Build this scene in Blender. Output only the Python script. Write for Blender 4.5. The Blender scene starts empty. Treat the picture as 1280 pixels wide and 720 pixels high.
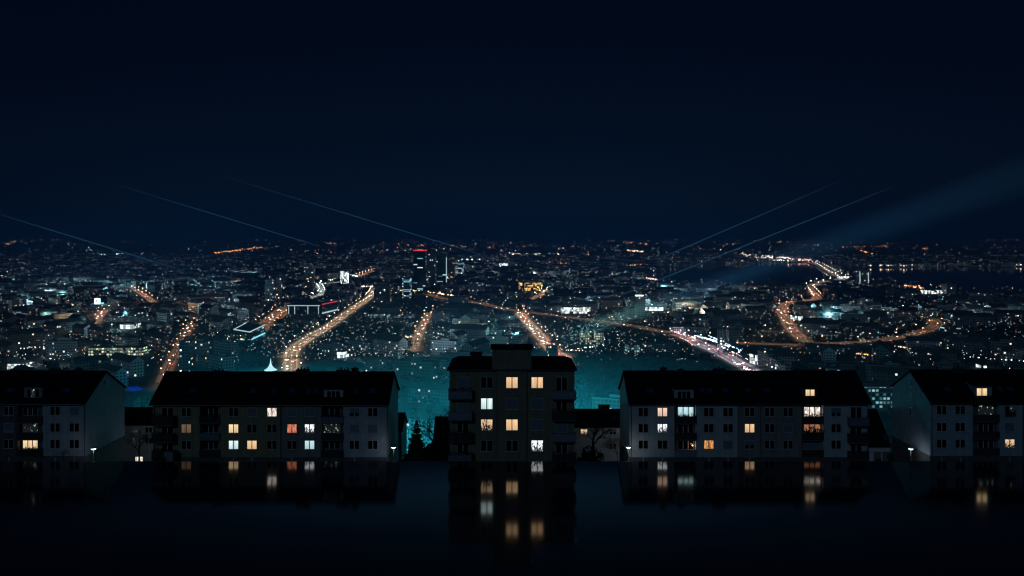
import bpy, math, random
from mathutils import Vector, noise as mnoise
R = math.radians
rnd = random.Random(11)
# ------------------------------------------------------------------ camera, sky, moon, exposure
F, CX, HY, CZ = 1050.0, 640.0, 292.0, 140.0          # focal length (photo px), horizon row, camera height (m)
sc = bpy.context.scene
COL = sc.collection
cam = bpy.data.cameras.new('camera'); co = bpy.data.objects.new('camera', cam); COL.objects.link(co)
co.location = (0, 0, CZ); co.rotation_euler = (R(90), 0, 0)
cam.sensor_width = 36; cam.lens = 36 * F / 1280
cam.shift_y = -(360 - HY) / 1280
cam.clip_start = 0.5; cam.clip_end = 150000
sc.camera = co

w = bpy.data.worlds.new('World'); sc.world = w; w.use_nodes = True
nt = w.node_tree; nt.nodes.clear()
N = nt.nodes.new; L = nt.links.new
out = N('ShaderNodeOutputWorld')
sky = N('ShaderNodeTexSky'); sky.sky_type = 'NISHITA'; sky.sun_disc = False
SUN_EL, SUN_AZ = 26.0, 203.0                           # a low moon behind the camera
sky.sun_elevation = R(SUN_EL); sky.sun_rotation = R(SUN_AZ)
b1 = N('ShaderNodeBackground'); b1.inputs['Strength'].default_value = 0.0004
tint = N('ShaderNodeMixRGB'); tint.blend_type = 'MULTIPLY'; tint.inputs[0].default_value = 1
tint.inputs[2].default_value = (0.25, 0.55, 1.0, 1)
L(sky.outputs[0], tint.inputs[1]); L(tint.outputs[0], b1.inputs['Color'])
# the town's glow low in the night air, strongest over the centre of the town
tc = N('ShaderNodeTexCoord'); sep = N('ShaderNodeSeparateXYZ'); L(tc.outputs['Generated'], sep.inputs[0])
def wm(op, a, b=None, clamp=False):
    n = N('ShaderNodeMath'); n.operation = op; n.use_clamp = clamp
    for i, v in enumerate((a, b)):
        if v is None: continue
        if isinstance(v, (int, float)): n.inputs[i].default_value = v
        else: L(v, n.inputs[i])
    return n.outputs[0]
el = wm('MAXIMUM', sep.outputs['Z'], 0.0)
g1 = wm('EXPONENT', wm('MULTIPLY', el, -17.0))
az = wm('EXPONENT', wm('MULTIPLY', wm('POWER', wm('ABSOLUTE', sep.outputs['X']), 2.0), -7.0))
glow = wm('MULTIPLY', g1, wm('MULTIPLY', az, wm('GREATER_THAN', sep.outputs['Y'], 0.0)))
ramp = N('ShaderNodeMixRGB'); ramp.inputs[1].default_value = (0.00024, 0.0009, 0.0042, 1); ramp.inputs[2].default_value = (0.0016, 0.0048, 0.0118, 1)
L(glow, ramp.inputs[0])
b2 = N('ShaderNodeBackground'); L(ramp.outputs[0], b2.inputs['Color']); b2.inputs['Strength'].default_value = 1.0
# glow band added to the sky above the frame, giving the terrace its sheen
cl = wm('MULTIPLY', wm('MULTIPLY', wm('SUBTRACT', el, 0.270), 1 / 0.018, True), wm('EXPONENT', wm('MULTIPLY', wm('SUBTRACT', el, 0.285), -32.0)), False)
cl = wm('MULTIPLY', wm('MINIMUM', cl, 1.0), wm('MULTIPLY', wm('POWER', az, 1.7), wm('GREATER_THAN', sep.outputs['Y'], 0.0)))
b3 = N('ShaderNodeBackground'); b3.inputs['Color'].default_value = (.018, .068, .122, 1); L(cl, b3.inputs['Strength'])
add = N('ShaderNodeAddShader'); L(b1.outputs[0], add.inputs[0]); L(b2.outputs[0], add.inputs[1])
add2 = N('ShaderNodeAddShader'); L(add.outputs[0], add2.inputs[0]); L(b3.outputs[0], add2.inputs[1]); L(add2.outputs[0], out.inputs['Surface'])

sun = bpy.data.lights.new('moon', 'SUN'); sun.energy = 0.115; sun.angle = R(0.5); sun.color = (0.42, 0.72, 1.0)
so = bpy.data.objects.new('moon', sun); COL.objects.link(so)
d = Vector((math.sin(R(SUN_AZ)) * math.cos(R(SUN_EL)), math.cos(R(SUN_AZ)) * math.cos(R(SUN_EL)), math.sin(R(SUN_EL))))
so.rotation_euler = d.to_track_quat('Z', 'Y').to_euler()

sc.view_settings.view_transform = 'Standard'; sc.view_settings.look = 'None'
sc.view_settings.exposure = 0; sc.view_settings.gamma = 1; sc.view_settings.use_curve_mapping = False
cy = sc.cycles
cy.use_denoising = True; cy.use_adaptive_sampling = False; cy.max_bounces = 4; cy.diffuse_bounces = 1; cy.glossy_bounces = 2; cy.transmission_bounces = 2
cy.volume_bounces = 0; cy.transparent_max_bounces = 8; cy.sample_clamp_indirect = 2.0; cy.caustics_reflective = False; cy.caustics_refractive = False
cy.pixel_filter_type = 'BLACKMAN_HARRIS'; cy.filter_width = 1.25

# ------------------------------------------------------------------ helpers
def P(x, y, D): return Vector(((x - CX) / F * D, D, CZ - (y - HY) / F * D))
def G(x, y, z=0.0):
    D = (CZ - z) * F / (y - HY); return Vector(((x - CX) / F * D, D, z))

def tag(o, label=None, cat=None, group=None, kind=None):
    if label: o['label'] = label
    if cat: o['category'] = cat
    if group: o['group'] = group
    if kind: o['kind'] = kind
    return o
def empty(name, loc, label, cat, group=None):
    o = bpy.data.objects.new(name, None); o.location = loc; COL.objects.link(o)
    return tag(o, label, cat, group)

class MB:
    def __init__(s): s.v, s.f, s.m, s.uv, s.mats = [], [], [], [], []
    def mi(s, mat):
        if mat not in s.mats: s.mats.append(mat)
        return s.mats.index(mat)
    def face(s, pts, mat, uv=None):
        n = len(s.v); s.v += [tuple(p) for p in pts]; s.f.append(tuple(range(n, n + len(pts)))); s.m.append(s.mi(mat))
        s.uv += list(uv) if uv else [(0, 0)] * len(pts)
    def box(s, x0, x1, y0, y1, z0, z1, mat):
        a = [(x, y, z) for z in (z0, z1) for y in (y0, y1) for x in (x0, x1)]
        for q in ((0, 1, 5, 4), (3, 2, 6, 7), (2, 0, 4, 6), (1, 3, 7, 5), (4, 5, 7, 6), (2, 3, 1, 0)):
            s.face([a[i] for i in q], mat)
    def prism(s, poly, vec, mat):                      # poly extruded along vec
        vec = Vector(vec); p = [Vector(q) for q in poly]; q2 = [a + vec for a in p]; n = len(p)
        s.face(p[::-1], mat); s.face(q2, mat)
        for i in range(n):
            j = (i + 1) % n; s.face([p[i], p[j], q2[j], q2[i]], mat)
    def tube(s, a, b, r0, r1, mat, n=6):
        a, b = Vector(a), Vector(b); d = (b - a)
        if d.length < 1e-6: return
        d.normalize(); u = d.orthogonal().normalized(); v = d.cross(u)
        ra = [a + (u * math.cos(t) + v * math.sin(t)) * r0 for t in [2 * math.pi * i / n for i in range(n)]]
        rb = [b + (u * math.cos(t) + v * math.sin(t)) * r1 for t in [2 * math.pi * i / n for i in range(n)]]
        for i in range(n):
            j = (i + 1) % n; s.face([ra[i], ra[j], rb[j], rb[i]], mat)
        s.face(ra[::-1], mat); s.face(rb, mat)
    def lathe(s, c, prof, mat, n=14):
        c = Vector(c)
        for (r0, z0), (r1, z1) in zip(prof, prof[1:]):
            for i in range(n):
                t0, t1 = 2 * math.pi * i / n, 2 * math.pi * (i + 1) / n
                q = [c + Vector((r0 * math.cos(t0), r0 * math.sin(t0), z0)), c + Vector((r0 * math.cos(t1), r0 * math.sin(t1), z0)),
                     c + Vector((r1 * math.cos(t1), r1 * math.sin(t1), z1)), c + Vector((r1 * math.cos(t0), r1 * math.sin(t0), z1))]
                s.face(q, mat)
    def octa(s, c, r, mat):
        x, y, z = c
        p = [(x + r, y, z), (x - r, y, z), (x, y + r, z), (x, y - r, z), (x, y, z + r), (x, y, z - r)]
        for q in ((0, 2, 4), (2, 1, 4), (1, 3, 4), (3, 0, 4), (2, 0, 5), (1, 2, 5), (3, 1, 5), (0, 3, 5)): s.face([p[i] for i in q], mat)
    def walls(s, ring, z0, z1, mat, u0=0.0, top=None):  # vertical walls over a CCW ring with metre UVs
        u = u0; n = len(ring)
        for i in range(n):
            a, b = Vector(ring[i]), Vector(ring[(i + 1) % n]); l = (b - a).length
            s.face([(a.x, a.y, z0), (b.x, b.y, z0), (b.x, b.y, z1), (a.x, a.y, z1)], mat, [(u, z0), (u + l, z0), (u + l, z1), (u, z1)])
            u += math.ceil(l / 3.0) * 3.0 + 30
        if top: s.face([(p[0], p[1], z1) for p in ring], top)
    def build(s, name, parent=None, smooth=False):
        me = bpy.data.meshes.new(name); off = Vector((0, 0, 0))
        if parent is not None:
            o2 = parent
            while o2 is not None: off += o2.location; o2 = o2.parent
        me.from_pydata([tuple(Vector(p) - off) for p in s.v], [], s.f)
        for m in s.mats: me.materials.append(m)
        me.polygons.foreach_set('material_index', s.m)
        ul = me.uv_layers.new(name='uv'); ul.data.foreach_set('uv', [c for p in s.uv for c in p])
        if smooth: me.polygons.foreach_set('use_smooth', [True] * len(s.f))
        me.update()
        o = bpy.data.objects.new(name, me); COL.objects.link(o)
        if parent is not None: o.parent = parent
        return o

# ------------------------------------------------------------------ materials
def mat(name): 
    m = bpy.data.materials.new(name); m.use_nodes = True; m.node_tree.nodes.clear(); return m, m.node_tree.nodes.new, m.node_tree.links.new
def surf(name, col, rough=0.8, var=0.25, scale=1.5, bump=0.0, metal=0.0, spec=0.3, coord='Object', streak=0.0):
    m, N, L = mat(name)
    o = N('ShaderNodeOutputMaterial'); b = N('ShaderNodeBsdfPrincipled'); L(b.outputs[0], o.inputs[0])
    t = N('ShaderNodeTexCoord'); n = N('ShaderNodeTexNoise'); n.inputs['Scale'].default_value = scale; n.inputs['Detail'].default_value = 5
    L(t.outputs[coord], n.inputs['Vector'])
    h = N('ShaderNodeMapRange'); h.inputs['From Min'].default_value = 0.3; h.inputs['From Max'].default_value = 0.7
    h.inputs['To Min'].default_value = 1 - var; h.inputs['To Max'].default_value = 1 + var; L(n.outputs['Fac'], h.inputs['Value'])
    fac = h.outputs[0]
    if streak:                                         # rain streaks running down the plaster
        mp = N('ShaderNodeMapping'); mp.inputs['Scale'].default_value = (1.6, 1.6, 0.12); L(t.outputs[coord], mp.inputs[0])
        n2 = N('ShaderNodeTexNoise'); n2.inputs['Scale'].default_value = 1.0; n2.inputs['Detail'].default_value = 4; L(mp.outputs[0], n2.inputs['Vector'])
        h2 = N('ShaderNodeMapRange'); h2.inputs['From Min'].default_value = 0.35; h2.inputs['From Max'].default_value = 0.65
        h2.inputs['To Min'].default_value = 1 - streak; h2.inputs['To Max'].default_value = 1; L(n2.outputs['Fac'], h2.inputs['Value'])
        mm = N('ShaderNodeMath'); mm.operation = 'MULTIPLY'; L(fac, mm.inputs[0]); L(h2.outputs[0], mm.inputs[1]); fac = mm.outputs[0]
    x = N('ShaderNodeMixRGB'); x.blend_type = 'MULTIPLY'; x.inputs[0].default_value = 1; x.inputs[1].default_value = (*col, 1)
    L(fac, x.inputs[2]); L(x.outputs[0], b.inputs['Base Color'])
    b.inputs['Roughness'].default_value = rough; b.inputs['Metallic'].default_value = metal; b.inputs['Specular IOR Level'].default_value = spec
    if bump:
        bp = N('ShaderNodeBump'); bp.inputs['Strength'].default_value = bump; bp.inputs['Distance'].default_value = 0.05
        L(n.outputs['Fac'], bp.inputs['Height']); L(bp.outputs[0], b.inputs['Normal'])
    return m
def glow_mat(name, col, strength):
    m, N, L = mat(name)
    o = N('ShaderNodeOutputMaterial'); e = N('ShaderNodeEmission'); e.inputs['Color'].default_value = (*col, 1); e.inputs['Strength'].default_value = strength
    L(e.outputs[0], o.inputs[0]); m.cycles.emission_sampling = 'NONE'
    return m
def pane_lit(name, col, strength, kind='curtain'):
    """lit pane: the room seen through curtains, plants or furniture"""
    m, N, L = mat(name)
    o = N('ShaderNodeOutputMaterial'); e = N('ShaderNodeEmission'); L(e.outputs[0], o.inputs[0])
    def M(op, a, b=None):
        n = N('ShaderNodeMath'); n.operation = op
        for i, v in enumerate((a, b)):
            if v is None: continue
            if isinstance(v, (int, float)): n.inputs[i].default_value = v
            else: L(v, n.inputs[i])
        return n.outputs[0]
    t = N('ShaderNodeTexCoord'); oi = N('ShaderNodeObjectInfo'); sp = N('ShaderNodeSeparateXYZ'); L(t.outputs['Generated'], sp.inputs[0]); gx, gz = sp.outputs[0], sp.outputs[2]
    rn = oi.outputs['Random']; ad = N('ShaderNodeVectorMath'); ad.operation = 'ADD'; L(t.outputs['Generated'], ad.inputs[0])
    cb = N('ShaderNodeCombineXYZ')
    for k in range(3): L(M('MULTIPLY', rn, 37.0 + 11 * k), cb.inputs[k])
    L(cb.outputs[0], ad.inputs[1]); mp = N('ShaderNodeMapping'); L(ad.outputs[0], mp.inputs[0])
    n = N('ShaderNodeTexNoise'); L(mp.outputs[0], n.inputs['Vector']); n.inputs['Detail'].default_value = 2; f = n.outputs['Fac']
    def rng(v, lo, hi, a, b):
        h = N('ShaderNodeMapRange')
        for k, q in zip(('From Min', 'From Max', 'To Min', 'To Max'), (lo, hi, a, b)): h.inputs[k].default_value = q
        L(v, h.inputs['Value']); return h.outputs[0]
    fall = M('ADD', M('MULTIPLY', gz, .34), .74)                # painted room lamp falloff: pane glows more towards the top
    if kind == 'curtain':                                       # hanging folds
        mp.inputs['Scale'].default_value = (7, 1, .35); n.inputs['Scale'].default_value = 1.4; v = M('MULTIPLY', rng(f, .3, .7, .55, 1.15), fall)
    elif kind == 'spot': mp.inputs['Scale'].default_value = (2.2, 1, 2.0); n.inputs['Scale'].default_value = 1.4; v = rng(f, .62, .70, .012, 1.0)
    elif kind == 'plants':                                      # pot plants on the sill, dark against the room
        mp.inputs['Scale'].default_value = (3.2, 1, 2.6); n.inputs['Scale'].default_value = 1.6; v = M('MULTIPLY', rng(M('ADD', f, M('MULTIPLY', M('SUBTRACT', gz, .5), .26)), .44, .52, .04, 1.05), fall)
    else:                                                       # furniture and pictures in the room
        mp.inputs['Scale'].default_value = (2.4, 1, 2.0); n.inputs['Scale'].default_value = 1.2; v = M('MULTIPLY', rng(f, .38, .6, .35, 1.15), fall)
    L(M('MULTIPLY', v, strength), e.inputs['Strength'])
    e.inputs['Color'].default_value = (*col, 1)
    return m
def facade_mat(name, wall, frac, col, strength, col2=None, cw=3.0, ch=3.0, ww=0.55, wh=0.5, glass=0.25, band=False):
    """rendered wall with a grid of panes; some rooms have their lights on. UVs are metres."""
    m, N, L = mat(name)
    def M(op, a, b=None):
        n = N('ShaderNodeMath'); n.operation = op
        for i, v in enumerate((a, b)):
            if v is None: continue
            if isinstance(v, (int, float)): n.inputs[i].default_value = v
            else: L(v, n.inputs[i])
        return n.outputs[0]
    o = N('ShaderNodeOutputMaterial'); b = N('ShaderNodeBsdfPrincipled'); L(b.outputs[0], o.inputs[0])
    uv = N('ShaderNodeUVMap'); sp = N('ShaderNodeSeparateXYZ'); L(uv.outputs[0], sp.inputs[0])
    u = M('DIVIDE', sp.outputs[0], cw); v = M('DIVIDE', sp.outputs[1], ch)
    iu, iv = M('FLOOR', u), M('FLOOR', v); fu, fv = M('SUBTRACT', u, iu), M('SUBTRACT', v, iv)
    inu = M('MULTIPLY', M('GREATER_THAN', fu, .5 - ww / 2), M('LESS_THAN', fu, .5 + ww / 2))
    inv = M('MULTIPLY', M('GREATER_THAN', fv, .55 - wh / 2), M('LESS_THAN', fv, .55 + wh / 2))
    win = M('MULTIPLY', inu, inv)
    cb = N('ShaderNodeCombineXYZ'); L(M('FLOOR', M('DIVIDE', iu, 4.0)) if band else iu, cb.inputs[0]); L(iv, cb.inputs[1])
    wn = N('ShaderNodeTexWhiteNoise'); wn.noise_dimensions = '2D'; L(cb.outputs[0], wn.inputs['Vector'])
    on = M('LESS_THAN', wn.outputs['Value'], frac)
    sw = N('ShaderNodeSeparateXYZ'); L(wn.outputs['Color'], sw.inputs[0])
    mx = N('ShaderNodeMixRGB'); mx.inputs[1].default_value = (*wall, 1); mx.inputs[2].default_value = (.02, .025, .03, 1)
    L(M('MULTIPLY', win, 1.0), mx.inputs[0]); L(mx.outputs[0], b.inputs['Base Color'])
    ro = N('ShaderNodeMapRange'); ro.inputs['To Min'].default_value = .85; ro.inputs['To Max'].default_value = glass; L(win, ro.inputs['Value']); L(ro.outputs[0], b.inputs['Roughness'])
    ec = N('ShaderNodeMixRGB'); ec.inputs[1].default_value = (*col, 1); ec.inputs[2].default_value = (*(col2 or col), 1)
    L(M('GREATER_THAN', sw.outputs[1], .55), ec.inputs[0]); L(ec.outputs[0], b.inputs['Emission Color'])
    L(M('MULTIPLY', M('MULTIPLY', win, on), M('MULTIPLY', M('ADD', M('POWER', sw.outputs[2], 2.0), .15), strength)), b.inputs['Emission Strength'])
    m.cycles.emission_sampling = 'NONE'
    return m

WARM, AMBER, ORANGE, COOL, CYAN, WHITE = (1, .66, .34), (1, .50, .20), (1, .40, .13), (.72, .92, 1), (.30, .85, 1), (1, .90, .74)
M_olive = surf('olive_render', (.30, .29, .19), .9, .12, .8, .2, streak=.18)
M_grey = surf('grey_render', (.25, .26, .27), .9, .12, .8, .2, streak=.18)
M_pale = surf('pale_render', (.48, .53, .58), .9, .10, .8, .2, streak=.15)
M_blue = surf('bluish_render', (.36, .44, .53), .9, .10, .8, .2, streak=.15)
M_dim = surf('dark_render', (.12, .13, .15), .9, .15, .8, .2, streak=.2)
M_plinth = surf('plinth_render', (.10, .10, .11), .9, .2, 1.0, .2)
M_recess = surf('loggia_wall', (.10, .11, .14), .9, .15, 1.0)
M_roof = surf('dark_roof_tiles', (.005, .005, .006), .85, .35, 2.5, .4, spec=.1)
M_roofe = surf('bitumen_roof', (.006, .006, .007), .9, .3, 1.5, .3, spec=.1)
M_chim = surf('chimney_render', (.03, .028, .035), .9, .3, 3)
M_zinc = surf('zinc', (.10, .12, .14), .5, .2, 4, metal=.6)
M_frame = surf('window_frame_paint', (.50, .52, .55), .5, .05, 3)
M_sill = surf('sill_stone', (.45, .46, .48), .7, .1, 3)
M_dark = surf('dark_glass', (.006, .007, .009), .08, .3, 1.2, spec=.5)
M_blind = surf('closed_shutter', (.17, .22, .30), .6, .12, 2)
M_parB = surf('balcony_panel_blue', (.13, .17, .24), .7, .15, 2)
M_parD = surf('balcony_panel_dark', (.035, .033, .04), .8, .3, 3)
M_parG = surf('balcony_panel_grey', (.20, .23, .29), .8, .15, 2)
M_plant = surf('balcony_plants', (.012, .016, .012), .9, .4, 4, spec=.1)
M_sky = surf('skylight_glass', (.03, .06, .22), .25, .1, 2, spec=.5)
M_metal = surf('lamp_post_metal', (.30, .31, .32), .5, .1, 5, metal=.4)
M_bark = surf('bark', (.035, .03, .026), .9, .3, 6)
M_bark2 = surf('pale_bark', (.16, .14, .12), .9, .3, 6)
M_fir = surf('fir_needles', (.012, .020, .014), .9, .4, 3, spec=.1)
M_hedge = surf('hedge_leaves', (.012, .016, .012), .9, .4, 3, spec=.1)
M_yard = surf('yard_paving', (.12, .12, .115), .9, .2, 1)
M_leaf = surf('dry_leaves', (.30, .17, .07), .8, .4, 5, spec=.1)
LIT = {
 'warm': pane_lit('room_warm', (1, .63, .34), 1.08), 'amber': pane_lit('room_amber', (1, .42, .13), .9, 'room'), 'cream': pane_lit('room_cream', (1, .72, .40), 1.15),
 'cool': pane_lit('room_cool', (.78, 1.0, 1.0), 1.15), 'cyan': pane_lit('room_cyan', (.62, .95, 1.0), 1.0), 'red': pane_lit('room_red', (1, .30, .17), .8, 'room'),
 'plants': pane_lit('room_plants', (.95, 1, 1), 1.15, 'plants'), 'wplants': pane_lit('room_warm_plants', (1, .66, .40), .8, 'plants'),
 'dimwarm': pane_lit('room_dim', (1, .60, .36), .17, 'curtain'), 'dimor': pane_lit('room_dim_orange', (1, .42, .20), .34, 'plants'), 'pink': pane_lit('room_pink', (1, .66, .48), 1.15),
 'rose': pane_lit('room_rose', (1, .45, .38), .9, 'room'), 'tiny': pane_lit('room_spot', (.8, 1, .95), .7, 'spot'), 'wm': pane_lit('room_white_warm', (1, .86, .76), 1.2, 'room'),
}

# ------------------------------------------------------------------ ground, terrace, hills
EDGE = 134.5; DZ = CZ - 36.5
def gh(Y):
    if Y < 146: return 98.5
    if Y < 172: return 98.5 - 7.5 * (Y - 146) / 26.0
    if Y < 520: return 91.0 * (1 - (Y - 172) / 348.0)
    return 0.0
def build_ground():
    m, N, L = mat('ground_earth'); o = N('ShaderNodeOutputMaterial'); b = N('ShaderNodeBsdfPrincipled'); L(b.outputs[0], o.inputs[0])
    t = N('ShaderNodeTexCoord'); n = N('ShaderNodeTexNoise'); n.inputs['Scale'].default_value = .012; n.inputs['Detail'].default_value = 9; L(t.outputs['Object'], n.inputs['Vector'])
    cr = N('ShaderNodeValToRGB'); cr.color_ramp.elements[0].position = .35; cr.color_ramp.elements[0].color = (.03, .045, .03, 1)
    cr.color_ramp.elements[1].position = .68; cr.color_ramp.elements[1].color = (.14, .14, .13, 1); L(n.outputs['Fac'], cr.inputs[0]); L(cr.outputs[0], b.inputs['Base Color'])
    b.inputs['Roughness'].default_value = .95; b.inputs['Specular IOR Level'].default_value = .1
    mb = MB(); Ys = [-400, -100, 0, 60, 100, 130, 146, 159, 172] + [172 + 348 * i / 8 for i in range(1, 9)] + [600, 800, 1100, 1500, 2200, 3200, 5000, 8000, 14000, 24000, 40000, 60000]
    nx = 12
    for a, b_ in zip(Ys, Ys[1:]):
        for i in range(nx):
            def V(i, Y): return ((i / nx * 2 - 1) * (500 + 1.3 * max(Y, 0)), Y, gh(Y))
            mb.face([V(i, a), V(i + 1, a), V(i + 1, b_), V(i, b_)], m)
    tag(mb.build('ground'), 'dark valley floor and slope the night town stands on', kind='structure')
build_ground()

def build_terrace():
    m, N, L = mat('wet_black_paving'); o = N('ShaderNodeOutputMaterial'); b = N('ShaderNodeBsdfPrincipled'); L(b.outputs[0], o.inputs[0])
    t = N('ShaderNodeTexCoord')
    n = N('ShaderNodeTexNoise'); n.inputs['Scale'].default_value = .09; n.inputs['Detail'].default_value = 4; L(t.outputs['Object'], n.inputs['Vector'])
    h = N('ShaderNodeMapRange'); h.inputs['To Min'].default_value = .065; h.inputs['To Max'].default_value = .105; L(n.outputs['Fac'], h.inputs['Value']); L(h.outputs[0], b.inputs['Roughness'])
    b.inputs['Base Color'].default_value = (.006, .011, .019, 1); b.inputs['IOR'].default_value = 1.42
    mb = MB(); mb.box(-260, 260, 20, EDGE, DZ - .7, DZ, m)
    o = mb.build('wet_terrace'); tag(o, 'wet black terrace in the foreground mirroring the lit windows', 'terrace', kind='structure')
    mb = MB(); mb.box(-260, 260, EDGE + .004, EDGE + .16, DZ - .75, DZ + .012, M_zinc); e = mb.build('edge_trim', o)
build_terrace()

def build_hills():
    m = surf('far_hill_woods', (.02, .03, .03), 1, .3, .002)
    mb = MB(); prev = None
    for i in range(161):
        x = -26000 + 52000 * i / 160
        hgt = 90 + 50 * mnoise.noise(Vector((x * .00012, 3.1, 0))) + 40 * mnoise.noise(Vector((x * .0006, 7.7, 0)))
        cur = [(x, 26000, -5), (x, 28500, max(hgt, 12)), (x, 31500, max(hgt * .9, 10)), (x, 34000, -5)]
        if prev:
            for k in range(3): mb.face([prev[k], cur[k], cur[k + 1], prev[k + 1]], m)
        prev = cur
    tag(mb.build('hills', smooth=True), 'low dark hills on the horizon beyond the town', kind='structure')
build_hills()

# ------------------------------------------------------------------ houses
LITNAME = {'warm': 'warm lit window', 'amber': 'orange lit window', 'cream': 'cream lit window with curtains', 'cool': 'cool white lit window', 'cyan': 'bluish white lit window', 'red': 'window lit red behind curtains',
           'plants': 'white lit window with dark plant shapes', 'wplants': 'warm lit window with dark plant shapes', 'dimwarm': 'dim warm window', 'dimor': 'dim orange window', 'pink': 'pinkish lit window', 'rose': 'rose lit window',
           'tiny': 'dark window with small points of light', 'wm': 'white lit window with room behind', 'blind': 'window with shutter closed', 'half': 'window with half lowered shutter'}
class House:
    def __init__(s, name, label, D, x0, x1, yE, yR, depth, base=98.5, cat='apartment house', group=None):
        s.D, s.depth, s.m = D, depth, D / F
        s.xa, s.xb = (x0 - CX) * s.m, (x1 - CX) * s.m
        s.zE = CZ - (yE - HY) * s.m; s.base = base - 10
        s.zR = CZ - (yR - HY) / F * (D + depth / 2); s.t = (s.zR - s.zE) / (depth / 2)
        s.root = empty(name, ((s.xa + s.xb) / 2, D, base), label, cat, group)
    def X(s, x): return (x - CX) * s.m
    def Z(s, y): return CZ - (y - HY) * s.m
    def roofpt(s, x, y):                               # point of the front roof slope seen at photo pixel x, y
        k = (y - HY) / F; Y = (CZ - s.zE + s.D * s.t) / (k + s.t)
        return Vector(((x - CX) / F * Y, Y, CZ - k * Y))
    def wall(s, x0, x1, m, back=0.0, gable=True, label=None, plinth=None):
        """one rendered stretch of the house, front set back by `back`"""
        a, b = s.X(x0), s.X(x1); y0, y1 = s.D + back, s.D + s.depth; mb = MB()
        prof = [(y0, s.base), (y1, s.base), (y1, s.zE), (s.D + s.depth / 2, s.zR), (y0, s.zE + back * s.t)] if gable else [(y0, s.base), (y1, s.base), (y1, s.zE), (y0, s.zE)]
        mb.prism([(a, y, z) for y, z in prof], (b - a, 0, 0), m)
        o = mb.build('wall', s.root)
        if label: o['label'] = label
        return o
    def plinth(s, x0, x1, y, xg0=0, xg1=0):
        mb = MB(); a, b = s.X(x0) - (.06 if xg0 else 0), s.X(x1) + (.06 if xg1 else 0)
        mb.box(a, b, s.D - .06, s.D + s.depth + .03, s.base, s.Z(y), M_plinth); mb.build('plinth', s.root)
    def roof(s, x0, x1, over=.45, m=None, th=.22):
        m = m or M_roof; a, b = s.X(x0), s.X(x1); mb = MB(); e = over
        rid = s.zR + .12; ym = s.D + s.depth / 2
        for sg in (-1, 1):
            ye = ym + sg * (s.depth / 2 + e); ze = s.zE - e * s.t + .12
            p = [(a, ye, ze), (a, ym, rid), (a, ym, rid + th), (a, ye, ze + th)]
            mb.prism(p if sg < 0 else p[::-1], (b - a, 0, 0), m)
        mb.box(a, b, ym - .14, ym + .14, rid + th - .06, rid + th + .07, m)
        r = mb.build('roof', s.root); s.rf = r
        g = MB(); ye = s.D - e - .07; ze = s.zE - e * s.t + .12
        g.tube((a, ye, ze), (b, ye, ze), .08, .08, M_zinc, 8); g.build('gutter', s.root)
        return r
    def downpipe(s, x, y1=571):
        mb = MB(); X = s.X(x); mb.tube((X, s.D - .10, s.Z(y1)), (X, s.D - .10, s.zE - .15), .07, .07, M_dim, 8); mb.build('downpipe', s.root)
    def window(s, x, y, w=11.5, h=10.2, n=2, kind='dark', Y=None, name='window', sill=True):
        Yf = (s.D if Y is None else Y); mm = Yf / F
        cx, cz = (x - CX) * mm, CZ - (y - HY) * mm; W, H = w * mm, h * mm; fw = .07
        x0, x1, z0, z1 = cx - W / 2, cx + W / 2, cz - H / 2, cz + H / 2
        mb = MB(); f0, f1 = Yf - .05, Yf + .02
        mb.box(x0 - fw, x1 + fw, f0, f1, z1, z1 + fw, M_frame); mb.box(x0 - fw, x1 + fw, f0, f1, z0 - fw, z0, M_frame)
        mb.box(x0 - fw, x0, f0, f1, z0, z1, M_frame); mb.box(x1, x1 + fw, f0, f1, z0, z1, M_frame)
        mw = .075
        for i in range(1, n):
            q = x0 + W * i / n; mb.box(q - mw, q + mw, f0 - .012, f1, z0, z1, M_frame)
        wo = mb.build(name, s.root)
        if kind in LITNAME: wo['label'] = LITNAME[kind]
        for i in range(n):
            a = x0 + W * i / n + (mw if i else 0); b = x0 + W * (i + 1) / n - (mw if i < n - 1 else 0)
            k = kind[i] if isinstance(kind, (list, tuple)) else kind
            pm = LIT.get(k) or (M_dark)
            p = MB(); p.box(a, b, Yf - .018, Yf + .015, z0, z1, pm); p.build('pane', wo)
        if kind in ('blind', 'half'):
            zl = z0 if kind == 'blind' else z0 + H * .42
            p = MB(); k = 9; hh = (z1 - zl) / k
            for i in range(k): p.box(x0 + .02, x1 - .02, Yf - .075, Yf - .055 + .008 * (i % 2), zl + i * hh + .008, zl + (i + 1) * hh, M_blind)
            p.build('shutter', wo)
        if sill:
            p = MB(); p.box(x0 - .14, x1 + .14, Yf - .16, Yf - .052, z0 - fw - .06, z0 - fw - .002, M_sill); p.build('sill', wo)
        return wo
    def balcony(s, x0, x1, ytop, ybot, m, proj=1.1, plants=False, sides=True, lab=None):
        a, b = s.X(x0), s.X(x1); z1, z0 = s.Z(ytop), s.Z(ybot); mb = MB(); Y = s.D - proj
        mb.box(a, b, Y, s.D + .3 if proj > .3 else s.D + .05, z0 - .16, z0, M_dim)          # slab
        mb.box(a, b, Y, Y + .08, z0 + .003, z1, m)
        if proj > .3:
            mb.box(a, a + .08, Y + .083, s.D - .003, z0 + .003, z1, m); mb.box(b - .08, b, Y + .083, s.D - .003, z0 + .003, z1, m)
        o = mb.build('balcony', s.root)
        if lab: o['label'] = lab
        rl = MB(); rl.box(a - .03, b + .03, Y - .03, Y + .11, z1 + .003, z1 + .06, M_zinc); rl.build('handrail', o)
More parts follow.
